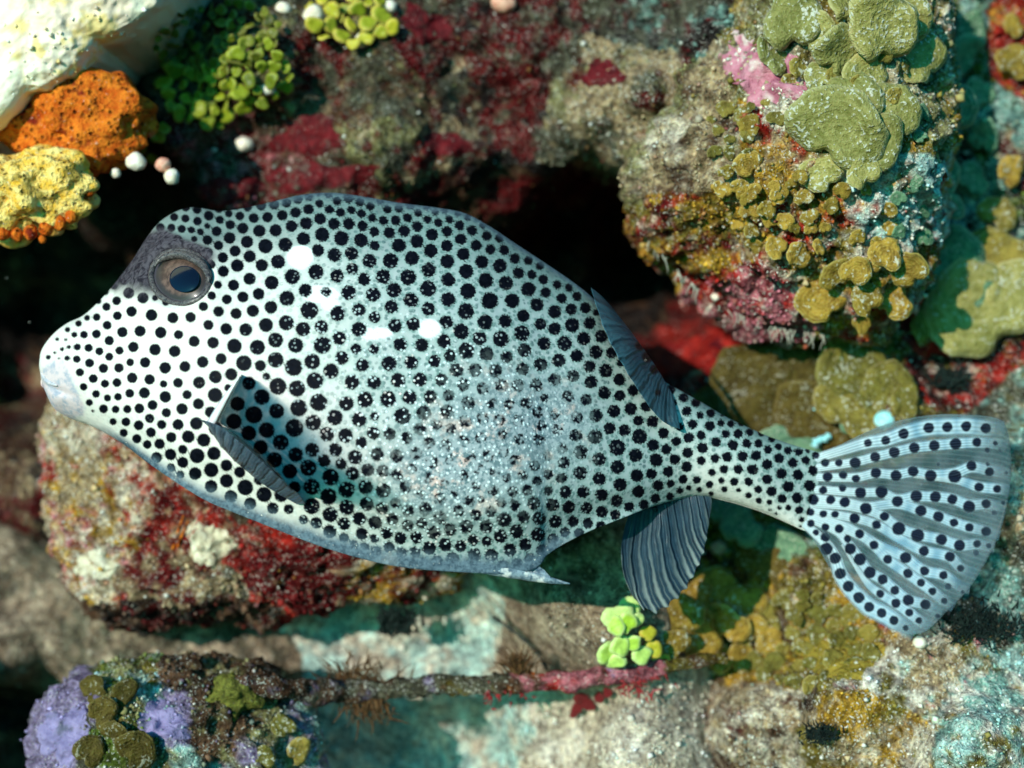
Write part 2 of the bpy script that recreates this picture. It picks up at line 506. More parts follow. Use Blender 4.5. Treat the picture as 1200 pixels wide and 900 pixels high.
REG_WALL = [
    (150, 330, 140, 130, dict(DARK=0.3, BROWN=0.0), 0.1),  # left crevice: its shade put into near-black colour
    (330, 190, 120, 70, dict(MAROON=0.12, GREY=0.10, BROWN=0.0, PINK=-0.18), 0.5),
    (430, 100, 150, 110, dict(GREY=0.20, MAROON=0.06, KHAKI=0.08, BROWN=0.02, BEIGE=-0.26), 0.35),  # upper wall: light's falloff put into darker colours
    (560, 80, 150, 120, dict(MAROON=0.24, GREY=0.12, DARK=0.08, BEIGE=-0.16), 0.35),
    (520, 170, 60, 50, dict(GREY=0.1, BEIGE=-0.05, MAROON=0.1), 0.4),
    (600, 230, 90, 60, dict(BROWN=0.1, MAROON=0.15, DARK=0.1), 0.1),
    (720, 300, 110, 90, dict(DARK=0.3, BROWN=0.02), 0.1),  # right crevice: its shade put into near-black colour
    (700, 120, 110, 90, dict(BEIGE=0.15, GREY=0.12, MAROON=0.0, KHAKI=0.0), 0.8),
    (770, 30, 120, 50, dict(DARK=0.08, GREY=0.1, TEAL=-0.1, MAROON=0.0), 0.5),
    (820, 420, 80, 60, dict(MAROON=0.1, RED=0.15, DARK=0.0, BEIGE=-0.25), 0.4),
    (1000, 470, 140, 80, dict(OLIVE=0.15, BROWN=0.0, GREEN=0.05, RED=-0.12, WHITE=-0.25), 0.6),
    (1110, 430, 90, 60, dict(RED=0.10, DARK=0.05, OLIVE=0.05, MAROON=0.05, WHITE=-0.2), 0.7),
    (1140, 200, 90, 200, dict(TEAL=0.14, GREEN=0.08, DARK=0.0, GREY=0.0, WHITE=-0.25), 0.7),  # teal of the boulder's shade put into the wall colour
    (1185, 60, 40, 70, dict(RED=0.15, OCHRE=0.05, MAROON=0.0), 0.5),
    (1180, 190, 40, 60, dict(BEIGE=0.05, MAROON=0.05, TEAL=0.05), 0.9),
    (1180, 520, 70, 90, dict(KHAKI=0.12, GREY=0.10, TEAL=0.05, BEIGE=0.0), 0.8),
    (930, 610, 110, 60, dict(GREEN=0.1, OLIVE=0.15, TEAL=0.0, DARK=0.0), 0.6),
    (860, 720, 110, 90, dict(OLIVE=0.15, OCHRE=0.05, BROWN=0.05, MAROON=-0.05), 0.6),
    (990, 740, 90, 70, dict(OCHRE=0.12, OLIVE=0.14, RED=-0.12, BEIGE=-0.05, WHITE=-0.2), 0.9),
    (860, 860, 130, 60, dict(BEIGE=0.14, BROWN=0.10, PALE=0.06, MAROON=-0.05, DARK=-0.05), 0.9),
    (1080, 790, 100, 70, dict(WHITE=0.08, BEIGE=0.06, AQUA=0.02, PINK=-0.2, OLIVE=-0.05), 1.0),
    (1010, 870, 90, 60, dict(PALE=0.05, OCHRE=0.05, OLIVE=0.05, BEIGE=0.02), 1.0),
    (1160, 700, 70, 60, dict(DARK=0.05, TEAL=0.12, GREY=0.1, BEIGE=0.0), 0.8),
    (1150, 850, 100, 90, dict(AQUA=0.12, TEAL=0.08, WHITE=0.0, OCHRE=-0.05, OLIVE=0.0), 1.0),
    (40, 570, 120, 120, dict(BROWN=0.1, MAROON=0.05, DARK=0.1, BEIGE=-0.15), 0.3),
    (30, 720, 100, 60, dict(DARK=0.2, BROWN=0.0), 0.1),  # lower left hollow: shade put into the dark colour
]
f = grid_faces(500, 400)
me = mesh('reef_wall', v, f)
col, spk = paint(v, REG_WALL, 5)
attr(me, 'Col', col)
attr(me, 'spk', spk)
kind(link('reef_wall', me, M_reef), 'structure', 'encrusted reef wall rising behind the spotted fish')
register(me, f, v)
surf.append((v, normals_of(me), col, spk))

SANDC = [(-350, 700, 60), (-250, 800, 60), (0, 700, 430), (0, 740, 350), (0, 790, 330), (0, 835, 700), (30, 890, 760), (150, 740, 320), (150, 800, 330),  # off-frame left points raised forward to shade the hollow beside them
         (280, 700, 330), (300, 770, 330), (400, 720, 350), (480, 690, 360), (480, 750, 350), (560, 730, 330), (550, 780, 330), (400, 785, 350), (600, 700, 230),
         (430, 840, 400), (540, 860, 380), (320, 860, 460), (420, 890, 400), (640, 850, 230), (650, 640, 120), (650, 700, 70), 
         (720, 740, 70), (700, 640, 110), (750, 890, 80), (900, 800, 260), (1000, 950, 120), (700, 1100, -120),
         (200, 1100, 0), (900, 600, 560), (500, 560, 500), (100, 560, 650), (1300, 800, 300), (1300, 1100, 200), (-350, 1100, 0)]
gx = np.linspace(-330, 1300, 400)
gy = np.linspace(540, 1150, 190)
PX, PY = np.meshgrid(gx, gy, indexing='ij')
px, py = PX.ravel(), PY.ravel()
dp = heightfield(SANDC, px, py)
v0 = Wn(px, py, dp)
dp = dp + 9 * fbm(v0, 90, 3, 51) + 5 * fbm(v0, 18, 3, 52)
v = Wn(px, py, dp)
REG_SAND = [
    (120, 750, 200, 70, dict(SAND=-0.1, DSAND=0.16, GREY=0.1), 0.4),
    (470, 720, 160, 60, dict(AQUA=0.14, PALE=0.14), 0.3),  # turquoise of the shaded sand put into its colour
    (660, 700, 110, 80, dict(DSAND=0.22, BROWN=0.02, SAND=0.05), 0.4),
    (480, 860, 170, 60, dict(AQUA=0.14, PALE=0.14), 0.4),  # teal shade below the branch put into the sand colour
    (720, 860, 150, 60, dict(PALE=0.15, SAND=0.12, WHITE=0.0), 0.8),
    (30, 860, 90, 60, dict(DARK=0.1, GREY=0.05, BROWN=0.05), 0.2)]  # dark colour stands in for the shade under the ledge
f = grid_faces(400, 190)
me = mesh('sand', v, f)
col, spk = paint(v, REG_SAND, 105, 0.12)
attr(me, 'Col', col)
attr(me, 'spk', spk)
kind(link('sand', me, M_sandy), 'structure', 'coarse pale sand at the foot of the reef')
register(me, f, v)
surf.append((v, normals_of(me), col, spk))

# ------------------------------------------------------------------ rocks
def rock(name, outline, mid, thick, regions, seed, label, cat='rock', level=7, rough=1.0, mat=None, pw=0.85):
    o = np.asarray(outline, float)
    c = o.mean(0)
    d, f = ico(level)
    ang = np.arctan2(o[:, 1] - c[1], o[:, 0] - c[0])
    rad = np.hypot(o[:, 0] - c[0], o[:, 1] - c[1])
    k = np.argsort(ang)
    ang, rad = ang[k], rad[k]
    ang = np.concatenate([ang - 2 * math.pi, ang, ang + 2 * math.pi])
    rad = np.tile(rad, 3)
    th = np.arctan2(d[:, 2], d[:, 0])
    R = np.interp(th, ang, rad)
    sp = np.hypot(d[:, 0], d[:, 2])
    cp = -d[:, 1]
    px = c[0] + R * sp ** 0.9 * np.cos(th)
    py = c[1] + R * sp ** 0.9 * np.sin(th)
    dpt = mid - thick * np.sign(cp) * np.abs(cp) ** pw
    s = S * (D + mid * S) / D
    v = np.stack([(px - 600) * s, dpt * S, (450 - py) * s], -1)
    cen = np.array([(c[0] - 600) * s, mid * S, (450 - c[1]) * s])
    nrm = (v - cen)
    nrm /= np.linalg.norm(nrm, axis=1)[:, None]
    v = v + nrm * (rough_relief(v, seed, rough * 1.5) * S)[:, None]
    f = f[:, ::-1].copy()
    me = mesh(name, v, f)
    col, spk = paint(v, regions, seed + 300)
    attr(me, 'Col', col)
    attr(me, 'spk', spk)
    ob = link(name, me, mat or M_rock)
    tag(ob, label, cat)
    register(me, f, v)
    surf.append((v, normals_of(me), col, spk))
    return ob

rock('boulder', [(860, 30), (905, -60), (1010, -80), (1080, -20), (1092, 90), (1098, 200), (1092, 300), (1060, 365), (985, 398),
                 (900, 385), (845, 362), (795, 322), (752, 262), (742, 205), (775, 150), (820, 90)], 190, 205,
     [(790, 180, 80, 80, dict(BEIGE=0.16, KHAKI=0.12, BROWN=0.06, PALE=-0.06), 0.35),
      (800, 290, 75, 85, dict(OCHRE=0.12, RED=0.13, MAROON=0.08, OLIVE=0.08, PALE=-0.14), 0.5),
      (870, 350, 90, 40, dict(PINK=0.14, RED=0.10, MAROON=0.06, WHITE=-0.05), 1.0),
      (900, 220, 90, 80, dict(OCHRE=0.14, BEIGE=0.08, OLIVE=0.08, RED=0.02), 0.7),
      (1010, 100, 100, 100, dict(OLIVE=0.10, KHAKI=0.12, PALE=0.0, OCHRE=0.02), 1.0),
      (1040, 240, 70, 60, dict(WHITE=0.08, AQUA=0.05, PALE=0.06, RED=-0.08, OCHRE=-0.05), 1.0),
      (1000, 320, 90, 60, dict(OCHRE=0.14, OLIVE=0.10, PALE=-0.02, RED=-0.04, WHITE=-0.1), 1.0)],
     21, 'large round encrusted boulder with a pink patch, above the fish tail', 'boulder')
rock('overhanging_rock', [(-170, -150), (60, -190), (262, -150), (246, -30), (224, 12), (194, 50), (144, 74), (118, 110), (70, 128),
                          (20, 172), (-60, 200), (-160, 150)], 185, 160,
     [(56, 50, 24, 52, dict(CREAMY=0.35, SNOW=0.05), 0.0),
      (0, 60, 200, 200, dict(SNOW=0.40, CREAMY=0.0, PALE=-0.2), 0.2)],  # near-white colour stands in for the glare
     33, 'glaring white rock jutting out at the top left corner', 'rock', rough=0.35, pw=0.12, mat=M_glare)
rock('lower_rock', [(70, 500), (110, 455), (260, 440), (420, 470), (540, 560), (570, 640), (530, 688), (430, 704), (350, 714), (270, 716),
                    (200, 724), (135, 712), (88, 676), (66, 600)], 255, 112,
     [(130, 590, 70, 90, dict(BEIGE=0.18, OCHRE=0.05, RED=0.02, PINK=-0.04, PALE=0.06), 1.0),
      (190, 640, 50, 70, dict(RED=0.12, MAROON=0.20, BEIGE=0.04), 0.6),
      (240, 680, 70, 40, dict(BEIGE=0.12, MAROON=0.10, GREY=0.05), 0.8),
      (350, 660, 110, 60, dict(MAROON=0.32, RED=0.10, GREY=-0.1, BEIGE=-0.12), 0.5),
      (440, 680, 60, 40, dict(RED=0.12, OCHRE=0.08, PALE=0.05, MAROON=0.1), 0.9),
      (180, 720, 140, 24, dict(BROWN=0.12, MAROON=0.10, DARK=0.1), 0.3)],
     44, 'red and beige encrusted rock under the fish belly', 'rock')
rock('lilac_rock', [(40, 900), (55, 850), (80, 822), (120, 800), (180, 790), (235, 782), (290, 790), (330, 815), (365, 850), (385, 900),
                    (370, 990), (200, 1020), (70, 990)], 130, 105,
     [(80, 850, 40, 60, dict(LILAC=0.25, GREY=0.0), 0.4),
      (140, 850, 50, 50, dict(GREEN=0.1, KHAKI=0.12, OLIVE=0.05, AQUA=-0.1), 0.8),
      (200, 840, 40, 30, dict(LILAC=0.25, TEAL=0.0), 0.5),
      (270, 830, 50, 50, dict(BROWN=0.14, KHAKI=0.08, DARK=0.05), 0.6),
      (330, 870, 50, 50, dict(LILAC=0.08, KHAKI=0.10, TEAL=0.06), 0.8),
      (210, 890, 60, 30, dict(AQUA=0.05, KHAKI=0.1, TEAL=0.1, BROWN=0.05), 1.0)],
     55, 'low rock with lilac crusts at the bottom left of the sand', 'rock', level=6)

# ------------------------------------------------------------------ surface lookup
allv = np.concatenate([s[0] for s in solid])
offs = np.cumsum([0] + [len(s[0]) for s in solid])
allf = np.concatenate([s[1] + offs[i] for i, s in enumerate(solid)])
BVH = BVHTree.FromPolygons([Vector(x) for x in allv.tolist()], allf.tolist(), all_triangles=True)
CAMP = Vector((0, -D, 0))
def hit(px, py):
    t = Vector(W(px, py, 0)) - CAMP
    loc, nrm, idx, dist = BVH.ray_cast(CAMP, t.normalized(), 5.0)
    if loc is None:
        loc = Vector(W(px, py, 300))
        nrm = Vector((0, -1, 0))
    if nrm.dot(t) > 0:
        nrm = -nrm
    return loc, nrm

def crust(name, label, cat, cx, cy, rx, ry, mat, rot=0.0, thick=9, seed=0, group=None, lump=0.35, nr=14, na=56):
    """an encrusting growth laid over the rock that is there, thick in the middle, feathering out"""
    r_ = np.random.default_rng(seed + 1000)
    ph = r_.uniform(0, 6.28, 6)
    cr, sr = math.cos(rot), math.sin(rot)
    pts = []
    l0, n0 = hit(cx, cy)
    deps = []
    for i in range(nr + 1):
        rr = i / nr
        for j in range(na if i else 1):
            th = 2 * math.pi * j / na
            ed = 1 + lump * (0.45 * math.sin(2 * th + ph[0]) + 0.4 * math.sin(3 * th + ph[1]) + 0.3 * math.sin(5 * th + ph[2]) + 0.16 * math.sin(9 * th + ph[3]) + 0.14 * math.sin(17 * th + ph[4]))
            x, y = rr * ed * rx * math.cos(th), rr * ed * ry * math.sin(th)
            pts.append((cx + x * cr - y * sr, cy + x * sr + y * cr, rr))
    front, back = [], []
    base = l0.y
    for (x, y, rr) in pts:
        l, n = hit(x, y)
        t = (Vector(W(x, y, 0)) - CAMP)
        yy = min(max(l.y, base - 60 * S), base + 60 * S)
        q = CAMP + t * ((yy + D) / t.y)
        lift = thick * math.sqrt(max(0.0, 1 - rr ** 2.5)) - 3
        front.append(q - t.normalized() * lift * S)
        back.append(q + t.normalized() * 14 * S)
    vv = np.array([p[:] for p in front + back])
    n1 = len(front)
    vv[:n1, 1] -= (2.2 * fbm(vv[:n1], 16, 3, seed + 5)) * S
    faces = []
    for side in (0, 1):
        o = side * n1
        for j in range(na):
            t = [o, o + 1 + j, o + 1 + (j + 1) % na]
            faces.append(t if side else t[::-1])
        for i in range(1, nr):
            for j in range(na):
                a, b = o + 1 + (i - 1) * na + j, o + 1 + (i - 1) * na + (j + 1) % na
                q = [a, a + na, b + na, b]
                faces.append(q if side else q[::-1])
    e = 1 + (nr - 1) * na
    for j in range(na):
        a, b = e + j, e + (j + 1) % na
        faces.append([a, b, n1 + b, n1 + a])
    me = mesh(name, vv, faces)
    ob = link(name, me, mat)
    tag(ob, label, cat, group)
    return ob

def blob(name, label, cat, px, py, dp, rx, ry, rz, mat, seed=0, level=4, amp=0.25, wl=None, group=None, parent=None):
    d, f = ico(level)
    c = np.array(W(px, py, dp))
    s = S * (D + dp * S) / D
    v = d * np.array([rx, rz, ry]) * s
    w = wl or (rx + ry) * 0.6
    v = c + v * (1 + amp * fbm(v + c, w, 3, seed + 60))[:, None]
    me = mesh(name, v, f.copy())
    ob = link(name, me, mat, parent)
    if label:
        tag(ob, label, cat, group)
    return ob

# ------------------------------------------------------------------ algae: shared blade and segment shapes
def blade_mesh(name, seed, nr=9, na=34, th=0.035, fan=False):
    r_ = np.random.default_rng(seed)
    ph = r_.uniform(0, 6.28, 8)
    vs, rad = [], []
    for side in (1, -1):
        for i in range(nr + 1):
            rr = i / nr
            for j in range(na if i else 1):
                t = 2 * math.pi * j / na
                R = 1 + 0.09 * math.sin(2 * t + ph[0]) + 0.06 * math.sin(3 * t + ph[1]) + 0.03 * math.sin(6 * t + ph[2]) + 0.02 * math.sin(11 * t + ph[3])
                R *= 1 - 0.34 * math.exp(-((t - math.pi * 1.5) / 0.28) ** 2)       # the notch where it is held
                z = 0.20 * rr ** 2 + 0.13 * rr ** 2.2 * math.sin(3 * t + ph[4]) + 0.07 * rr ** 2.6 * math.sin(7 * t + ph[5]) - 0.30 * rr ** 7 + 0.008 * math.sin(rr * 14 + ph[6])
                tk = th * (1 - 0.75 * rr ** 3)
                vs.append((R * rr * math.cos(t), R * rr * math.sin(t), z + side * tk))
                rad.append(rr)
    n1 = len(vs) // 2
    fs = []
    for s in (0, 1):
        o = s * n1
        for j in range(na):
            t = [o, o + 1 + j, o + 1 + (j + 1) % na]
            fs.append(t if s == 0 else t[::-1])
        for i in range(1, nr):
            for j in range(na):
                a, b = o + 1 + (i - 1) * na + j, o + 1 + (i - 1) * na + (j + 1) % na
                q = [a, a + na, b + na, b]
                fs.append(q if s == 0 else q[::-1])
    e = 1 + (nr - 1) * na
    for j in range(na):
        a, b = e + j, e + (j + 1) % na
        fs.append([b, a, n1 + a, n1 + b])
    me = mesh(name, np.array(vs), fs)
    attr(me, 'rad', np.array(rad))
    return me

BLADES = {}
def blades_for(mat, small=False):
    k = (mat.name, small)
    if k not in BLADES:
        L = []
        for i in range(4):
            me = blade_mesh('segment' if small else 'blade', 200 + i * 7, 4 if small else 9, 14 if small else 34, 0.09 if small else 0.028)
            me.materials.append(mat)
            L.append(me)
        BLADES[k] = L
    return BLADES[k]

def alga(name, label, cat, blades, mat, tilt=0.5, lift=10, small=False, group=None, seed=0, part=None, stretch=0.2):
    """a thing with its blades as parts; each blade is held off the rock that is behind it"""
    r_ = np.random.default_rng(seed + 500)
    hits = []
    for b in blades:
        hits.append(hit(b[0], b[1]))
    cen = sum((h[0] for h in hits), Vector((0, 0, 0))) / len(hits)
    root = empty(name, cen)
    tag(root, label, cat, group)
    ms = blades_for(mat, small)
    ys = sorted(h[0].y for h in hits)
    ym = ys[len(ys) // 2]
    for i, (b, (l, n)) in enumerate(zip(blades, hits)):
        x, y, r = b[:3]
        m = b[3] if len(b) > 3 else None
        me = ms[r_.integers(4)] if m is None else blades_for(m, small)[r_.integers(4)]
        yy = min(max(l.y, ym - 80 * S), ym + 60 * S)
        t = Vector(W(x, y, 0)) - CAMP
        p = CAMP + t * ((yy + D) / t.y)
        p = p - t.normalized() * (lift + 0.22 * r + r_.uniform(0, 5)) * S
        s = S * (D + p.y) / D * r
        nn = (n * 0.35 + Vector((0, -1, 0)) + Vector(r_.normal(0, tilt, 3)) * 0.6).normalized()
        q = nn.to_track_quat('Z', 'Y')
        q = q @ Matrix.Rotation(r_.uniform(-1.0, 1.0) if not small else r_.uniform(0, 6.28), 3, 'Z').to_quaternion()
        o = link(part or ('segment' if small else 'blade'), me, None, root)
        o.matrix_parent_inverse = Matrix.Identity(4)
        o.location = p - cen
        o.rotation_mode = 'QUATERNION'
        o.rotation_quaternion = q
        o.scale = (s * (1 + r_.uniform(-stretch, stretch)), s, s)
    return root

def scatter(poly_c, rx, ry, n, r0, r1, seed, rot=0.0):
    r_ = np.random.default_rng(seed)
    out = []
    k = 0
    while len(out) < n and k < 6000:
        k += 1
        a, q = r_.uniform(0, 6.28), math.sqrt(r_.uniform(0, 1))
        x, y = q * rx * math.cos(a), q * ry * math.sin(a)
        x, y = x * math.cos(rot) - y * math.sin(rot), x * math.sin(rot) + y * math.cos(rot)
        r = r_.uniform(r0, r1)
        if all((x + poly_c[0] - o[0]) ** 2 + (y + poly_c[1] - o[1]) ** 2 > (0.75 * (r + o[2])) ** 2 for o in out):
            out.append((x + poly_c[0], y + poly_c[1], r))
    return out

